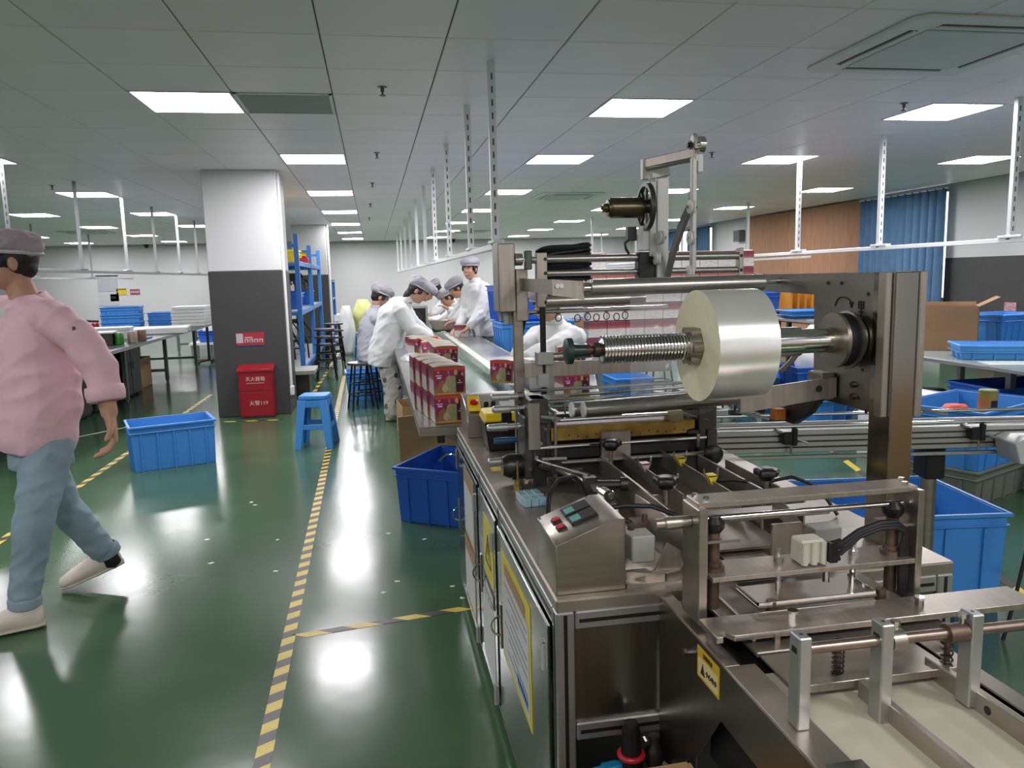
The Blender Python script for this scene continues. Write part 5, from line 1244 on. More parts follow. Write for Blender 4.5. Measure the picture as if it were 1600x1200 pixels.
# cardboard and blue bin at the machine side
crate('deep blue tote on the floor against the steel machine', (.415,4.70,0), 58, .60,.42,.335, mat=BLUE2, ribs=5, taper=.016)
t = thing('cardboard_sheet', 'flat brown cardboard leaning under the conveyor end', 'cardboard', (.3,5.7,0))
MB().add([(.14,5.62,0),(.60,5.80,0),(.60,5.72,.46),(.135,5.60,.45),(.14,5.635,0),(.60,5.815,0),(.60,5.735,.46),(.135,5.615,.45)],[(0,1,2,3),(7,6,5,4),(0,4,5,1),(1,5,6,2),(2,6,7,3),(3,7,4,0)]).build('sheet', CARD, t, True)
MB().add([(.14,5.62,.0),(.60,5.80,.0),(.60,5.35,.28),(.16,5.25,.30),(.14,5.62,.006),(.60,5.80,.006),(.60,5.35,.286),(.16,5.25,.306)],[(0,1,2,3),(7,6,5,4),(0,4,5,1),(1,5,6,2),(2,6,7,3),(3,7,4,0)]).build('fold', CARD, t, True) if False else None
carton('brown carton on the floor by the bending worker\'s feet', (.42,7.2,0), 5, .46,.5,.3)
crate('dark blue crate under the packing table by the bending worker', (.56,7.95,0), 0, .3,.5,.3, mat=BLUE2, ribs=3)
# near carton at the bottom of the machine front
carton('open brown carton at the foot of the machine front', (.405,1.13,.0), 2, .30,.30,.525, flaps=(), name='open_carton')
# --- right of conveyor, seen through the machine: second table with finished boxes
bt = bench('narrow packing table behind the film machine loaded with boxes', .90,3.95,1.35,4.95,.70,SHEETG,2,ALU) if False else None
WB = pm('white_box_card','c9cbc9',.5,nz=(4,.04))
for k in range(4):
    t = thing('white_carton', 'tall white carton on the right table behind the film machine, %s from the left' % ORD[k], 'box', (.93+.075*k,4.62-.09*k,.758), 12, 'white cartons behind the film machine'); MB().box(-.036,-.08,0,.036,.08,.185).build('body', WB, t, bev=.002); MB().box(-.0365,-.03,.10,-.036,.03,.12).build('print_band', REDP, t)
gift_box('crimson gift box behind the film machine, seen below the steel bar', (1.10,4.28,.758), 5, 'gift boxes behind the film machine')
gift_box('gift box on the crimson one behind the film machine', (1.10,4.31,.758+PH+.008), -8, 'gift boxes behind the film machine')
# ================================================================== RIGHT SIDE
# plywood sheets over a window, with a return
PLY = pm('plywood','a3785a',.7,nz=(2.2,.14),stretch=(1,6,1.2),bump=(30,.05))
for k, (y0, y1, lb) in enumerate(((12.85,14.85,'tall brown plywood board nearest the blue curtain'),(14.86,16.70,'tall brown plywood board farther from the curtain'))):
    t = thing('plywood_board', lb, 'board', (8.44,(y0+y1)/2,0), 0, 'plywood boards on the right wall'); MB().box(8.42,y0,.0,8.45,y1,2.60).build('sheet', PLY, t, True, bev=.003)
t = thing('plywood_return', 'narrow plywood strip turned towards the curtain', 'board', (8.44,12.72,0)); MB().prism([(8.42,12.85),(8.45,12.86),(8.525,12.62),(8.50,12.60)],'z',0,2.60).build('sheet', PLY, t, True)
# curtains
CUR = pm('blue_curtain','55789a',.8,nz=(5,.12),bump=(40,.08))
def curtain(label, y0, y1, z0, z1, n):
    t = thing('curtain', label, 'curtain', (8.36,(y0+y1)/2,z0))
    V = []; F = []; m_ = n*8; rows_ = 8
    for j in range(rows_+1):
        tt = j/rows_
        for i in range(m_+1):
            u = i/m_; y = y0+(y1-y0)*u; am = .035+.03*(1-tt)
            V.append((8.38+am*sin(2*pi*n*u+.6*sin(5*u+tt)), y+.012*sin(4*pi*n*u), z0+(z1-z0)*tt))
    for j in range(rows_):
        for i in range(m_): F.append((j*(m_+1)+i,j*(m_+1)+i+1,(j+1)*(m_+1)+i+1,(j+1)*(m_+1)+i))
    o = MB().add(V,F).build('cloth', CUR, t, True, angle=80); md = o.modifiers.new('thickness','SOLIDIFY'); md.thickness = .003
    MB().cyl((8.38,y0-.05,z1+.012),(8.38,y1+.05,z1+.012),.012,8).build('rod', WHITEP, t, True)
    for k in range(n): MB().cyl((8.38,y0+(k+.25)*(y1-y0)/n,z1-.01),(8.38,y0+(k+.25)*(y1-y0)/n,z1+.02),.02,8).build('ring', DARKST, t, True)
curtain('tall blue pleated curtain between the plywood and the dark wall', 10.38, 12.40, .35, 2.555, 12)
curtain('distant blue curtain nearer half, seen beyond the winder arm', 18.6, 19.9, .9, 2.56, 9)
curtain('distant blue curtain far half, seen beyond the winder arm', 20.6, 21.9, .9, 2.56, 9)
t = thing('wall_speaker', 'small grey box speaker high on the right wall', 'speaker', (8.45,17.1,2.1)); MB().box(-.08,-.15,0,.08,.15,.26).build('case', pm('speaker_grey','6a6c70',.6), t, bev=.01); MB().box(-.083,-.11,.03,-.08,.11,.23).build('grille', DARKST, t)
t = thing('wall_sign', 'small white and pink notice on the dark right wall', 'sign', (8.505,9.2,.77)); MB().box(8.50,9.1,.77,8.509,9.3,.92).build('sheet', pm('pink_notice','b58f97',.6,nz=(30,.4)), t, True)
t = thing('fire_box', 'dark red fire box low on the right wall', 'fire box', (8.36,9.23,0)); MB().box(8.22,9.1,.0,8.50,9.36,.66).build('body', pm('wine_red','5a1420',.5), t, True, bev=.005); MB().box(8.20,9.08,.66,8.505,9.38,.685).build('lid', REDP, t, True)
# right workbench
GB = pm('grey_green_bench_top','8a9794',.2,.1,nz=(2,.06))
bench('pale workbench at the right edge behind the film machine post', 4.18,3.2,5.6,6.4,.75,GB,3,DFR,shelf=.28)
bench('dark workbench farther right behind the film roll', 4.3,7.0,5.7,9.6,.93,pm('brown_bench_top','4a3f3a',.4),3,DARKST)
carton('tall brown carton with an open flap on the right workbench', (4.70,5.72,.75), -36, .42,.30,.36, flaps=(('r',28,.16),('b',80,.03)), name='tall_carton', mat=pm('dark_cardboard','876a4b',.85,nz=(3,.08)))
crate('shallow light blue tray at the front of the right workbench', (4.60,5.05,.75), -28, .60,.36,.105, mat=BLUE3, ribs=4, taper=.02, group='crates on the right workbench')
crate('tall blue crate behind the shallow tray on the right workbench', (5.30,5.80,.75), 8, .50,.40,.275, ribs=6, group='crates on the right workbench')
crate('wide blue crate at the far right of the right workbench', (5.42,5.05,.75), 5, .6,.5,.16, ribs=5, group='crates on the right workbench')
t = thing('paper_sheet', 'pale green paper sheet on the front of the right workbench', 'paper', (4.40,4.72,.75), -20); MB().box(-.18,-.11,0,.18,.11,.004).build('sheet', pm('pale_green_paper','b4c2b8',.4), t)
t = thing('beige_cover', 'beige folded cover at the right workbench corner', 'cover', (4.45,4.25,.75), -10); MB().box(-.12,-.1,0,.16,.1,.02).build('sheet', pm('beige_cover','c9b8a4',.6), t, bev=.005)
t = thing('white_pouch', 'white pouch at the end of the shallow blue tray', 'pouch', (4.93,4.62,.75)); MB().ell((0,0,.04),(.09,.06,.04)).build('pouch', PAPER, t)
crate('dark blue crate tucked under the right workbench', (4.75,5.0,.30), 0, .8,.5,.26, mat=BLUE2, ribs=4, group='crates under the right workbench')
sack('black bag slumped under the right workbench', (4.55,5.75,0), (.30,.2,.42), BLACK, sd=4)
# open blue crates in front of the bench
crate('wide open blue crate on the grey crate, holding a printed can', (3.72,4.30,.225), 24, .80,.54,.36, ribs=5, taper=.03)
t = thing('printed_can', 'colourful printed can standing in the wide blue crate', 'can', (3.80,4.24,.237)); 
m = MB().lathe((0,0,0),(0,0,1),[(0,.052),(.004,.055),(.42,.055),(.425,.05)],20)
def can_material():
    q = NT('can_print'); tc = q.n('ShaderNodeTexCoord'); s = q.n('ShaderNodeSeparateXYZ'); q.l(tc,'Generated',s,0); r = q.n('ShaderNodeValToRGB'); e = r.color_ramp.elements
    e[0].color = (*lin('b8482c'),1); e[1].color = (*lin('6a7a35'),1); n = e.new(.5); n.color = (*lin('b5953c'),1); n = e.new(.8); n.color = (*lin('a86a2c'),1)
    q.l(s,'Z',r,'Fac'); q.l(r,'Color',q.b,'Base Color'); q.b.inputs['Roughness'].default_value = .35; return q.m
m.build('can', can_material(), t); MB().box(-.02,-.058,.27,.02,-.050,.36).build('window', DARKST, t)
sack('red wrapped packet lying in the wide blue crate', (3.62,4.30,.237), (.15,.1,.33), pm('red_packet','c0442e',.5), sd=11)
t = thing('white_carton', 'white folded carton lying behind the wide blue crate', 'box', (3.93,5.2,0), 15)
MB().box(-.25,-.2,0,.25,.2,.50).build('body', PAPER, t, bev=.004); MB().prism([(-.25,.50),(-.05,.50),(-.20,.66)],'y',-.2,-.196).build('flap', PAPER, t)
crate('grey translucent crate on the floor beyond the cross conveyor', (3.72,4.30,0), 24, .74,.48,.22, mat=pm('grey_crate','6d7468',.5), ribs=5, taper=.015)
crate('deep blue bin at the far right edge beside the grey crate', (4.30,3.78,0), -10, .5,.4,.42, mat=BLUE2, ribs=4)
crate('large bright blue crate on the floor right of the machine', (2.196,3.087,0), -8, .86,.60,.41, ribs=5, taper=.014)
crate('blue crate on the floor behind the film machine, seen under the swing arm', (3.95,7.15,0), -20, .85,.6,.40, ribs=8, taper=.05)
crate('lower blue crate of the pair behind the mandrel shaft', (4.10,6.66,0), -5, .58,.42,.27, ribs=4, group='crate pair behind the shaft')
crate('upper blue crate of the pair behind the mandrel shaft', (4.10,6.66,.275), -5, .58,.42,.27, ribs=4, mat=BLUE2, group='crate pair behind the shaft')
crate('low blue tray on the dark bench beyond the film roll', (4.55,7.6,.93), -5, .5,.36,.08, ribs=4, group='trays on the dark bench')
crate('second blue crate on the dark bench beyond the film roll', (4.45,8.6,.93), -5, .5,.4,.25, ribs=4, mat=BLUE2, group='trays on the dark bench')
sack('crumpled white sack behind the mandrel shaft', (4.10,6.66,.30), (.20,.16,.62), WSACK, sd=14)
# orange frame rack of dividers
t = thing('divider_rack', 'orange slotted divider rack on the dark bench', 'rack', (5.02,8.3,.93))
OR = pm('orange_frame','c98a2c',.5)
MB().box(-.36,-.15,0,.36,.15,.02).build('base', OR, t); MB().box(-.36,-.16,.28,.36,-.14,.31).build('top_bar', OR, t); MB().box(-.36,.14,.28,.36,.16,.31).build('top_bar', OR, t)
for k in range(9): MB().box(-.36+.087*k,-.16,.0,-.335+.087*k,.16,.30).build('divider', OR, t)
# wall of finished gift boxes on a pallet table behind the machine
st_ = bench('packing bench behind the upper film bars stacked with finished boxes', 1.75,6.3,3.7,7.1,.75,SHEETG,2,ALU)
n = 0
for r in range(6):
    for k in range(9):
        if r == 5 and k in (1,2): continue
        n += 1; gift_box('big-stack gift box, %s row from the bottom, %s from the left' % (ORD[r], ORD[k]), (1.90+.170*k,6.55,.752+(PH+.0085)*r), 90, 'finished gift boxes in the big stack')
carton('brown carton standing on the floor beside the white coat', (2.05,8.1,0), 4, .42,.42,.96)
crate('upright blue crate stack behind the threaded mandrel, upper crate', (2.55,8.5,.5), 0, .55,.45,.45, ribs=5, group='crates behind the mandrel')
crate('upright blue crate stack behind the threaded mandrel, lower crate', (2.55,8.5,0), 0, .55,.45,.48, ribs=5, group='crates behind the mandrel')
crate('slim blue crate seen between the film machine rods', (2.0,6.0,0), 0, .3,.4,.62, ribs=4)
for k in range(3): metal_stool('red-seated stool seen through the clear film, %s one' % ORD[k], (3.0+.42*k,7.9-.25*k,0), 0, .55, seatmat=REDP)
t = thing('floor_cable_cover', 'pale cable cover strip on the floor behind the machine', 'cable cover', (3.25,9.3,0)); MB().prism([(3.05,10.4),(3.12,10.42),(3.62,7.4),(3.52,7.38)],'z',.0005,.02).build('strip', pm('pale_strip2','a9ad9c',.5), t, True)

# unseen cartons added behind the viewer for their brown reflection in the polished steel
for k, (x, y, z, h_) in enumerate(((.5,-1.5,0,.55),(1.15,-1.45,0,.55),(1.85,-1.5,0,.55),(.7,-1.5,.555,.5),(1.5,-1.48,.555,.5),(2.5,-1.2,0,.6),(3.15,-1.45,0,.62),(3.85,-1.5,0,.6))):
    carton('added unseen brown carton behind the viewer, %s of eight' % ORD[k], (x,y,z), 4*(k-2), .6,.5,h_, name='added_carton', group='added cartons behind the viewer')
# ================================================================== PEOPLE
SKIN = pm('skin','b58a70',.55,nz=(20,.06)); HAIR = pm('black_hair','15120f',.5,nz=(60,.3))
COATW = pm('white_work_coat','d4d7d6',.75,nz=(6,.04),bump=(30,.12)); COATG = pm('lavender_grey_coat','a9adb6',.75,nz=(6,.05),bump=(30,.12))
CAPG = pm('grey_worker_cap','a09ea4',.8,nz=(8,.05)); CAPM = pm('mauve_cap','a5969d',.8,nz=(8,.06)); CAPB = pm('cap_band','b9b6bb',.7)
PINK = pm('pink_jacket','e0b8c3',.75,nz=(5,.07),bump=(22,.15)); TEE = pm('white_tee','cfc9c6',.8)
JEAN = pm('washed_denim','8397a2',.85,nz=(7,.14),bump=(40,.1)); SHOE = pm('cream_sneaker','cfc6b8',.6,nz=(8,.06)); SOLE = pm('sneaker_sole','b9b0a2',.6); SOCK = pm('black_sock','151515',.8)
PAJ = pm('pale_pyjama','c4beb6',.85,nz=(9,.05)); EYE = pm('eye_white','d9d6d0',.3); PUP = pm('eye_dark','1a110c',.2); LIP = pm('lips','8a4a44',.5); TEETH = pm('teeth','e2ded6',.35)
V3 = Vector
def loft(mb, rings, n=18, e=2.):
    """rings: (centre, side, forward, r_side, r_forward)"""
    V = []; F = []
    for c, s, f, a, b in rings:
        for i in range(n):
            t = 2*pi*i/n; cs, sn = cos(t), sin(t)
            V.append(V3(c)+s*(a*math.copysign(abs(cs)**(2/e),cs))+f*(b*math.copysign(abs(sn)**(2/e),sn)))
    for k in range(len(rings)-1):
        for i in range(n): F.append((k*n+i,k*n+(i+1) % n,(k+1)*n+(i+1) % n,(k+1)*n+i))
    F += [tuple(range(n))[::-1], tuple(range((len(rings)-1)*n,len(rings)*n))]
    return mb.add(V,F)
def limb(mb, pts, rs, n=12):
    """round limb with rounded ends, more rings between joints"""
    pts = [V3(p) for p in pts]; P = []; R = []
    for k in range(len(pts)-1):
        for j in range(4):
            t = j/4; P.append(pts[k].lerp(pts[k+1],t)); R.append(rs[k]+(rs[k+1]-rs[k])*t)
    P.append(pts[-1]); R.append(rs[-1])
    d0 = (P[0]-P[1]).normalized(); d1 = (P[-1]-P[-2]).normalized()
    P = [P[0]+d0*R[0]*.7]+P+[P[-1]+d1*R[-1]*.7]; R = [R[0]*.55]+R+[R[-1]*.55]
    return mb.tube(P, R, n)
def skinmesh(mb, name, mat, parent, voxel, it=4, fold=None):
    """fuse overlapping lofts to one continuous surface, smooth it, press folds in"""
    me = mb.mesh(name, mat); o = bpy.data.objects.new(name, me); COL.objects.link(o)
    r = o.modifiers.new('r','REMESH'); r.mode = 'VOXEL'; r.voxel_size = voxel; r.use_smooth_shade = True
    s = o.modifiers.new('s','SMOOTH'); s.factor = .5; s.iterations = it
    dg = bpy.context.evaluated_depsgraph_get(); nm = bpy.data.meshes.new_from_object(o.evaluated_get(dg)); nm.name = name
    bpy.data.objects.remove(o)
    if fold:
        am, fq, sd = fold; nn = [v.normal.copy() for v in nm.vertices]
        for v, n in zip(nm.vertices, nn):
            p = v.co; q = V3((p.x*fq+sd+p.z*fq*.4, p.y*fq, p.z*fq*.7)); q2 = V3((p.x*fq*1.4+sd, p.y*fq*1.4+p.z*fq*1.1, p.z*fq*1.9-p.x*fq))
            v.co = p+n*(am*(.7*mnoise.noise(q)+.75*(.5-2.2*abs(mnoise.noise(q2)))+.25*mnoise.noise(q*3.1)))
    nm.materials.clear(); nm.materials.append(mat)
    nm.polygons.foreach_set('use_smooth',[True]*len(nm.polygons))
    off = V3((0,0,0)); q = parent
    while q is not None: off = off+V3(q.location); q = q.parent
    nm.transform(Matrix.Translation(-off))
    return obj(name, nm, parent)
def hand(mb, w, d, nrm, side, curl=.5, sc=1.):
    """palm and five fingers; d points to the finger tips, nrm out of the palm, side towards the thumb"""
    w, d, nrm = V3(w), V3(d).normalized(), V3(nrm).normalized(); nrm = (nrm-d*nrm.dot(d)).normalized(); sd = d.cross(nrm)*side
    L = .085*sc
    loft(mb, [(w-d*.01,sd,nrm,.026*sc,.020*sc),(w+d*.02*sc,sd,nrm,.034*sc,.018*sc),(w+d*.06*sc,sd,nrm,.042*sc,.015*sc),(w+d*L,sd,nrm,.040*sc,.012*sc)],12)
    for k, (off, ln) in enumerate(((.031,.070),(.0105,.080),(-.0105,.075),(-.031,.058))):
        p = w+d*(L-.012)+sd*off*sc; P = [p]; dd = d.copy()
        for j, fr_ in enumerate((.45,.32,.28)):
            ang = curl*(.6+.35*j); dd = (dd*cos(ang)+nrm*sin(ang)).normalized(); p = p+dd*ln*fr_*1.1*sc; P.append(p)
        mb.tube([P[0]-d*.015]+P, [.0105*sc,.0100*sc,.0095*sc,.0088*sc,.0075*sc], 8)
    p = w+d*.022*sc+sd*.026*sc; td = (d*.65+sd*.7+nrm*.25).normalized(); p2 = p+td*.042*sc; td2 = (td+nrm*curl*.6+d*.4).normalized()
    mb.tube([p-td*.012,p,p2,p2+td2*.032*sc],[.013*sc,.0125*sc,.011*sc,.008*sc],8)
def frame(fwd, up):
    f = V3(fwd).normalized(); u = V3(up).normalized(); r = f.cross(u).normalized(); u = r.cross(f)
    return Matrix((r,f,u)).transposed()      # columns: right, forward, up
def head_parts(mb, c, R, s=1.):
    c = V3(c)
    def P(x,y,z): return c+R @ V3((x*s,y*s,z*s))
    mb.ell(P(0,-.012,.028),(.076*s,.096*s,.092*s),18,12,R)
    mb.ell(P(0,.022,-.03),(.062*s,.070*s,.088*s),16,10,R)
    mb.ell(P(0,.050,-.088),(.032*s,.032*s,.026*s),12,8,R)
    mb.tube([P(0,.088,.015),P(0,.104,-.018),P(0,.098,-.030)],[.009*s,.014*s,.011*s],8)
    mb.ell(P(0,.089,-.058),(.022*s,.010*s,.010*s),10,6,R)
    for q in (-1,1):
        mb.ell(P(q*.076,-.008,-.012),(.009*s,.020*s,.032*s),10,8,R); mb.ell(P(q*.036,.066,-.028),(.020*s,.018*s,.020*s),10,6,R)
    for q in (-1,1): mb.ell(P(q*.030,.080,.026),(.022*s,.012*s,.008*s),10,6,R)
def face_bits(body, c, R, s=1., smile=False):
    c = V3(c)
    def P(x,y,z): return c+R @ V3((x*s,y*s,z*s))
    for q in (-1,1):
        e = MB().ell(P(q*.030,.083,.006),(.011*s,.006*s,.0045*s),12,8,R).build('eye', EYE, body, True)
        MB().ell(P(q*.030,.0885,.006),(.005*s,.003*s,.0045*s),10,6,R).build('pupil', PUP, e, True)
        MB().ell(P(q*.032,.087,.028),(.018*s,.006*s,.0045*s),10,6,R).build('eyebrow', HAIR, body, True)
    MB().ell(P(0,.094,-.060),(.026*s,.008*s,.008*s if smile else .006*s),12,6,R).build('mouth', LIP, body, True)
    if smile: MB().ell(P(0,.0975,-.060),(.019*s,.005*s,.0045*s),10,6,R).build('teeth', TEETH, body, True)
def hair_part(root, c, R, s=1., long=0.):
    c = V3(c)
    def P(x,y,z): return c+R @ V3((x*s,y*s,z*s))
    m = MB(); m.ell(P(0,-.022,.024),(.084*s,.094*s,.098*s),18,12,R); m.ell(P(0,-.055,-.025),(.070*s,.05*s,.055*s),14,8,R); m.ell(P(0,.035,.060),(.076*s,.060*s,.045*s),14,8,R)
    for q in (-1,1): m.ell(P(q*.075,.035,.005),(.010*s,.016*s,.035*s),8,6,R)
    if long: m.ell(P(0,-.06,-.08),(.06*s,.045*s,.07*s+long),12,8,R)
    return skinmesh(m,'hair',HAIR,root,.008,2)
def cap_part(root, c, R, mat, s=1., puff=0.):
    c = V3(c)
    def P(x,y,z): return c+R @ V3((x*s,y*s,z*s))
    m = MB(); m.ell(P(0,-.012,.082),(.098*s+puff,.122*s+puff,.056*s+puff*.5),20,10,R); m.ell(P(0,-.01,.062),(.095*s,.116*s,.034*s),20,8,R)
    m.ell(P(0,-.06,.055),(.092*s+puff*.7,.074*s+puff*.7,.050*s+puff*.4),16,8,R)
    k = skinmesh(m,'cap',mat,root,.009,3,(.006,14,s))
    V = []; n = 24
    b = MB()
    ring = [P(.092*cos(2*pi*i/n)*1.0, -.010+.113*sin(2*pi*i/n), .040+.012*sin(2*pi*i/n)) for i in range(n+1)]
    b.tube(ring, .0085*s, 6, False).build('cap_band', CAPB, k, True)
    br = MB().add([P(x*.07,.090+.030*(1-x*x),.044) for x in (-1,-.6,-.2,.2,.6,1)]+[P(x*.07,.075,.052) for x in (-1,-.6,-.2,.2,.6,1)]+[P(x*.07,.090+.030*(1-x*x),.050) for x in (-1,-.6,-.2,.2,.6,1)],
        [(i,i+1,7+i,6+i) for i in range(5)]+[(12+i,13+i,7+i,6+i) for i in range(5)]+[(i,i+1,13+i,12+i) for i in range(5)]).build('cap_brim', mat, k, True)
    return k
def shoe(root, heel, toe, mat, up=(0,0,1), h=.075, sole_mat=None):
    heel, toe, up = V3(heel), V3(toe), V3(up); d = (toe-heel).normalized(); L = (toe-heel).length; u = (up-d*up.dot(d)).normalized(); s = d.cross(u)
    m = MB()
    loft(m,[(heel+u*.050-d*.008,s,u,.026,.034),(heel+u*.056+d*.02,s,u,.037,.054),(heel+u*.058+d*L*.3,s,u,.041,.054),(heel+u*.050+d*L*.52,s,u,.045,.044),(heel+u*.042+d*L*.75,s,u,.048,.036),(toe+u*.036-d*.03,s,u,.045,.030),(toe+u*.032-d*.006,s,u,.034,.024),(toe+u*.030+d*.006,s,u,.018,.014)],16)
    loft(m,[(heel+u*.07+d*.045,d,s,.050,.038),(heel+u*.105+d*.045,d,s,.048,.038)],14)
    sh = skinmesh(m,'shoe',mat,root,.006,3)
    m = MB(); loft(m,[(heel+u*.012-d*.01,s,u,.026,.012),(heel+u*.012+d*.02,s,u,.037,.013),(heel+u*.011+d*L*.55,s,u,.044,.012),(heel+u*.012+d*L*.85,s,u,.046,.012),(toe+u*.014+d*.004,s,u,.024,.010)],16)
    m.build('sole', sole_mat or SOLE, sh, True)
    return sh
def torso_rings(pts, side, rs):
    """pts along the spine from hem to neck, rs (side, forward) pairs"""
    pts = [V3(p) for p in pts]; side = V3(side).normalized(); out = []
    for k, p in enumerate(pts):
        d = (pts[min(k+1,len(pts)-1)]-pts[max(k-1,0)]).normalized(); f = d.cross(side).normalized(); out.append((p,side,f,rs[k][0],rs[k][1]))
    return out

# ---------------------------------------------------------------- walking man, left foreground
def walking_man():
    root = thing('person', 'man in pink jacket, pale jeans and cap walking past on the left', 'person', (-1.49,3.69,0))
    fwd = V3((-.80,-.60,0)).normalized(); left = V3((0,0,1)).cross(fwd); side = -left
    hc = V3((-1.528,3.69,1.562)); R = frame(fwd+V3((-.30,.10,-.06)), (.0,0,1))
    sL, sR = V3((-1.315,3.545,1.325)), V3((-1.665,3.815,1.325))
    eL, wL = V3((-1.155,3.53,1.10)), V3((-1.128,3.50,.905))
    eR, wR = V3((-1.79,3.70,1.08)), V3((-1.90,3.52,.93))
    b = MB(); head_parts(b,hc,R,1.02)
    limb(b,[hc+V3((.012,.01,-.06)),V3((-1.492,3.70,1.42)),V3((-1.485,3.70,1.36))],[.056,.058,.075])
    loft(b,torso_rings([(-1.49,3.69,.80),(-1.485,3.69,1.0),(-1.48,3.69,1.2),(-1.482,3.695,1.33),(-1.485,3.70,1.40)],side,[(.14,.10),(.14,.10),(.165,.11),(.16,.09),(.06,.05)]))
    for s_, e_, w_ in ((sL,eL,wL),(sR,eR,wR)): limb(b,[s_,e_,w_],[.045,.044,.034])
    hand(b,wL+(wL-eL).normalized()*.01,(.10,-.05,-1),(-.9,-.3,.1),-1,.95,1.26); hand(b,wR,(-.3,-.3,-.8),(.5,.5,0),1,.4)
    hL, hR = V3((-1.42,3.63,.80)), V3((-1.56,3.76,.80)); kL, aL = V3((-1.475,3.50,.44)), V3((-1.530,3.475,.11)); kR, aR = V3((-1.475,3.83,.44)), V3((-1.352,3.935,.155))
    limb(b,[hL,kL,aL],[.075,.052,.038]); limb(b,[hR,kR,aR],[.075,.052,.038])
    body = skinmesh(b,'body',SKIN,root,.0065,3); face_bits(body,hc,R,1.02)
    # jacket: torso, sleeves with rolled cuffs, collar
    j = MB()
    loft(j,torso_rings([(-1.50,3.685,.735),(-1.495,3.685,.78),(-1.475,3.685,.90),(-1.465,3.685,1.05),(-1.468,3.69,1.20),(-1.478,3.69,1.31),(-1.486,3.70,1.375)],side,[(.170,.135),(.185,.150),(.200,.165),(.205,.165),(.205,.155),(.185,.120),(.085,.080)]),22,2.3)
    limb(j,[sL+V3((-.01,.01,-.01)),sL.lerp(eL,.5)+V3((.012,0,.012)),eL,eL.lerp(wL,.42)],[.084,.080,.074,.064],16); limb(j,[sR,eR,eR.lerp(wR,.45)],[.098,.08,.066],14)
    limb(j,[sL+V3((-.02,.01,.0)),V3((-1.484,3.70,1.335)),sR],[.082,.090,.085],16)
    jk = skinmesh(j,'jacket',PINK,root,.008,4,(.009,4.6,3))
    c0 = eL.lerp(wL,.36); dd = (wL-eL).normalized()
    cf = MB().lathe(c0,dd,[(0,.064),(.004,.076),(.03,.080),(.062,.076),(.07,.066),(.066,.058)],20); cf.build('rolled_cuff',PINK,jk,True,angle=70)
    cR = eR.lerp(wR,.4); MB().lathe(cR,wR-eR,[(0,.062),(.01,.074),(.06,.074),(.066,.06)],16).build('rolled_cuff',PINK,jk,True)
    # collar: folded band around the neck, open in front
    cv_ = []; F = []; n = 18
    for k in range(n+1):
        a = radians(-145+290*k/n)      # 0 = back of neck
        back = -fwd; dirv = (back*cos(a)+left*sin(a)); drop = .030*(1-cos(a))
        cc_ = V3((-1.487,3.703,1.392-drop)); cv_ += [cc_+dirv*.066+V3((0,0,.040)), cc_+dirv*.078+V3((0,0,.045)), cc_+dirv*(.118+.02*abs(sin(a)))+V3((0,0,-.018)), cc_+dirv*.070+V3((0,0,-.01))]
    for k in range(n):
        for q in range(4): F.append((4*k+q,4*k+(q+1) % 4,4*(k+1)+(q+1) % 4,4*(k+1)+q))
    F += [(0,1,2,3),(4*n+3,4*n+2,4*n+1,4*n)]
    MB().add(cv_,F).build('collar',PINK,jk,True,angle=60)
    m = MB(); front = V3((-1.487,3.703,1.33))+fwd*.085
    loft(m,[(front+V3((0,0,-.14)),side,fwd,.030,.045),(front+V3((0,0,-.03)),side,fwd,.055,.04),(front+V3((0,0,.035)),side,fwd,.060,.025)],14); skinmesh(m,'tee_shirt',TEE,root,.008,3)
    MB().box(-.006,-.001,-.018,.006,.001,.018).xf(Matrix.Translation(sL.lerp(eL,.30)+V3((.045,-.072,.01))) @ Matrix.Rotation(.4,4,'Z')).build('sleeve_zip',DARKST,jk,True)
    t = MB()
    loft(t,torso_rings([(-1.49,3.69,.66),(-1.49,3.69,.76),(-1.49,3.69,.86)],side,[(.150,.125),(.165,.130),(.155,.120)]))
    limb(t,[hL,hL.lerp(kL,.5),kL,kL.lerp(aL,.5),aL+V3((0,0,.03))],[.100,.094,.078,.070,.060],16); limb(t,[hR,hR.lerp(kR,.5),kR,kR.lerp(aR,.5),aR+V3((-.008,-.01,.02))],[.100,.092,.078,.070,.062],16)
    skinmesh(t,'jeans',JEAN,root,.008,4,(.0065,6.5,1))
    for a_, ax in ((aL+V3((0,0,-.012)),V3((.05,0,1))),(aR+V3((.012,.012,-.012)),V3((-.35,-.25,1)))):
        MB().lathe(a_,ax,[(.002,.052),(0,.060),(.004,.064),(.034,.0655),(.042,.062),(.05,.055)],20,False).build('trouser_hem',JEAN,root,True)
    shoe(root,(-1.470,3.480,.004),(-1.735,3.395,.004),SHOE); shoe(root,(-1.285,3.965,.085),(-1.535,3.885,.006),SHOE,(.25,.05,1))
    m = MB(); limb(m,[aR+V3((.0,.0,.02)),aR+V3((.03,.01,-.05))],[.047,.045]); skinmesh(m,'sock',SOCK,root,.008,2)
    hair_part(root,hc,R,1.0); cap_part(root,hc+R @ V3((0,0,-.004)),R,CAPM,1.03,.002)
walking_man()

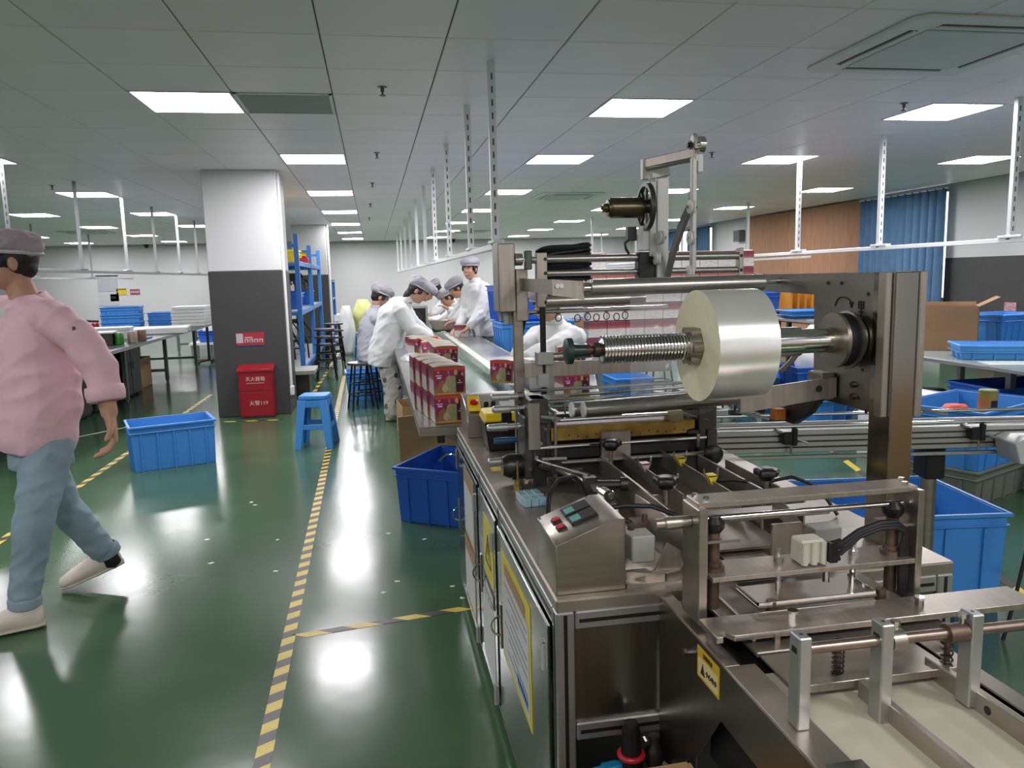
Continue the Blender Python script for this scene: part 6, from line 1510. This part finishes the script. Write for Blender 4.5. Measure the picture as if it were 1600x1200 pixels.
# ---------------------------------------------------------------- workers at the conveyor
def worker(label, hips, chest, neck, head, fwd, face, arms, legs=None, coat=None, cap=None, trou=None, voxel=.009, smile=False, face_on=True, up=(0,0,1), hem=None, prints=False, hands=((0,0,-1),(0,0,-1)), caps=1.0, seated=False, shoes=True):
    coat = coat or COATW; cap = cap or CAPG; trou = trou or JEAN
    hips, chest, neck, head = map(V3,(hips,chest,neck,head)); f = V3(fwd).normalized(); left = V3((0,0,1)).cross(f); side = -left
    root = thing('person', label, 'person', (hips.x,hips.y,0))
    R = frame(face, up)
    b = MB(); head_parts(b,head,R)
    limb(b,[head+R @ V3((0,-.02,-.07)),neck],[.050,.058])
    mid = hips.lerp(chest,.5); loft(b,torso_rings([hips,mid,chest,neck.lerp(chest,.3)],side,[(.13,.095),(.12,.09),(.145,.10),(.07,.06)]))
    shs = [chest.lerp(neck,.55)+left*.165, chest.lerp(neck,.55)-left*.165]
    for k, (e_, w_) in enumerate(arms):
        e_, w_ = V3(e_), V3(w_); limb(b,[shs[k],e_,w_],[.045,.040,.028]); hand(b,w_,hands[k],(0,0,-1) if abs(V3(hands[k]).normalized().z) < .8 else f*-1,(-1,1)[k],.45)
    if legs:
        for k, lg in enumerate(legs): limb(b,[hips+left*(.085 if k == 0 else -.085)]+list(lg),[.075,.052,.038])
    body = skinmesh(b,'body',SKIN,root,voxel*.8,3)
    if face_on: face_bits(body,head,R,1.,smile)
    c = MB(); hp = hem if hem is not None else hips-V3((0,0,.10)); hp = V3(hp)
    loft(c,torso_rings([hp,hips,mid,chest,chest.lerp(neck,.6),neck],side,[(.215,.155),(.215,.165),(.205,.165),(.205,.160),(.165,.125),(.070,.068)]),22,2.2)
    for k, (e_, w_) in enumerate(arms): limb(c,[shs[k]+V3((0,0,-.01)),V3(e_),V3(e_).lerp(V3(w_),.80)],[.085,.078,.052],14)
    limb(c,[shs[0]+left*-.02,neck.lerp(chest,.35),shs[1]+left*.02],[.070,.075,.070],14)
    skinmesh(c,'coat',coat,root,voxel*1.1,4,(.010,5.5,hips.x*3))
    m = MB(); loft(m,torso_rings([neck+V3((0,0,-.02)),neck+V3((0,0,.035))],side,[(.080,.075),(.072,.066)])); skinmesh(m,'collar',coat,root,voxel,2)
    if legs:
        t = MB()
        for k, lg in enumerate(legs):
            h = hips+left*(.085 if k == 0 else -.085); kn, an = V3(lg[0]), V3(lg[1]); limb(t,[h,h.lerp(kn,.5),kn,kn.lerp(an,.6),an+V3((0,0,.02))],[.110,.105,.095,.095,.090],14)
        tr = skinmesh(t,'trousers',trou,root,voxel*1.2,3,(.008,9,2))
        if prints:
            dg = bpy.context.evaluated_depsgraph_get()
            for k in range(13):
                z = .12+.045*k*1.0; kk = k % 3; an = radians(-150+45*kk+10*(k % 2)); cxy = V3((hips.x,hips.y,0))
                P0 = cxy+V3((cos(an)*.5,sin(an)*.5,z))-V3(root.location); d_ = V3((-cos(an),-sin(an),0))
                hit, loc, nr, ix = tr.ray_cast(P0, d_)
                if hit:
                    u = nr.cross(V3((0,0,1))).normalized(); w = u.cross(nr)
                    Q = [loc+nr*.002+u*(.024*cos(2*pi*i/12))*(1.2 if i % 2 else .8)+w*(.028*sin(2*pi*i/12)) for i in range(12)]
                    n_ = len(Q); MB().add(Q+[q+nr*.001 for q in Q],[tuple(range(n_)),tuple(range(n_,2*n_))]).build('print_patch', pm('pyjama_print','5a5350',.8,nz=(40,.5)), tr, smooth=False)
        if shoes:
            for lg in legs:
                an = V3(lg[1]); dd = V3((f.x,f.y,0)).normalized(); hl = V3((an.x,an.y,.004))-dd*.06; shoe(root,hl,hl+dd*.24,WHITEP)
    hair_part(root,head,R,1.,.02 if prints else 0); cap_part(root,head,R,cap,caps,.012)
    return root
# woman bending over the packing table, patterned trousers
worker('person in white coat and patterned trousers bending over the packing table', (.09,8.02,.70),(.20,8.0,1.08),(.335,7.98,1.225),(.455,7.97,1.318),(1,-.12,0),(.80,-.12,-.62),
       [((.40,8.13,.98),(.60,8.10,.84)),((.36,7.82,.95),(.585,7.83,.835))], [((.15,8.11,.36),(.15,8.09,.06)),((.16,7.93,.36),(.14,7.94,.06))],
       trou=PAJ, prints=True, up=(.45,0,.9), hands=((1,-.2,-.4),(1,.1,-.4)), hem=(.07,8.02,.57))
# seated neighbour in grey-lavender coat
worker('person in lavender grey coat seated behind the bending worker', (-.05,9.0,.60),(-.02,9.02,.92),(.035,9.02,1.12),(.085,9.0,1.245),(.95,.1,0),(.85,.1,-.5),
       [((.18,9.2,.85),(.42,9.15,.84)),((.16,8.85,.85),(.42,8.88,.84))], [((.16,9.1,.52),(.18,9.1,.10)),((.16,8.92,.52),(.18,8.92,.10))], coat=COATG, up=(.3,0,1), face_on=False, hands=((1,0,-.3),(1,0,-.3)), hem=(-.06,9.0,.52), caps=1.08)
# tall smiling man across the conveyor
worker('tall smiling man in white coat standing across the conveyor', (1.30,9.02,.88),(1.24,9.02,1.20),(1.17,9.01,1.40),(1.115,8.98,1.535),(-.75,-.5,0),(-.55,-.83,-.05),
       [((1.19,8.80,1.02),(1.04,8.78,.86)),((1.10,9.20,1.05),(.96,9.02,.865))], [((1.36,8.95,.46),(1.36,8.95,.06)),((1.36,9.12,.46),(1.36,9.12,.06))], smile=True, hands=((-.8,.2,-.5),(-.8,-.4,-.5)), hem=(1.31,9.02,.76))
# further workers bending
worker('worker in white coat leaning in beside the tall man, dark hair under a cap', (1.36,9.95,.82),(1.27,9.93,1.08),(1.15,9.92,1.20),(1.045,9.90,1.305),(-1,-.1,0),(-.85,-.15,-.55),
       [((1.10,9.72,1.0),(.98,9.72,.90)),((1.08,10.1,1.0),(.95,10.08,.88))], None, up=(-.4,0,1), hands=((-1,0,-.3),(-1,0,-.3)), voxel=.011)
worker('small worker with bowed head beyond the leaning one at the conveyor', (1.30,10.9,.62),(1.22,10.88,.90),(1.10,10.86,1.06),(1.005,10.82,1.165),(-1,-.15,0),(-.8,-.3,-.55),
       [((1.10,10.62,.95),(1.0,10.6,1.02)),((1.05,11.05,.9),(.92,11.0,.85))], None, up=(-.4,0,1), hands=((-.8,0,.5),(-1,0,-.3)), voxel=.011)
worker('worker with lowered head on the near side of the conveyor by the printer', (.10,10.9,.62),(.30,10.86,.95),(.60,10.82,1.14),(.735,10.80,1.245),(1,-.2,0),(.7,-.25,-.75),
       [((.55,11.05,.9),(.8,11.0,.84)),((.52,10.62,.9),(.78,10.6,.84))], None, up=(.7,0,.7), face_on=False, hands=((1,0,-.3),(1,0,-.3)), voxel=.011)
worker('far worker in white coat bending at the end of the conveyor', (1.25,12.5,.70),(1.18,12.5,1.0),(1.08,12.5,1.17),(.98,12.48,1.27),(-1,0,0),(-.8,-.1,-.6),
       [((1.0,12.3,.95),(.9,12.3,.86)),((1.0,12.7,.95),(.9,12.7,.86))], None, up=(-.5,0,1), face_on=False, hands=((-1,0,-.3),(-1,0,-.3)), voxel=.012)
# worker behind the film machine holding a small box
worker('person in white coat sitting behind the film machine, reaching towards a gift box', (1.36,5.32,.58),(1.29,5.29,.90),(1.22,5.24,1.13),(1.16,5.18,1.255),(-.8,-.6,0),(-.8,-.55,-.25),
       [((1.10,5.02,.93),(.915,4.865,.905)),((1.02,5.27,.93),(.90,5.0,.90))], [((1.30,4.98,.54),(1.30,4.93,.08)),((1.33,5.06,.54),(1.34,5.06,.08))], hands=((-.8,-.55,-.05),(-.75,-.6,-.15)), face_on=True, hem=(1.37,5.33,.50), trou=JEAN)
metal_stool('black metal stool under the worker behind the film machine', (1.36,5.32,0), 0, .50)
gift_box('dark gift box held in the reaching worker\'s hand', (.80,4.70,.80), -38, 'gift boxes on the right table')
metal_stool('black metal stool under the seated lavender-coated person', (-.06,9.02,0), 20, .52)
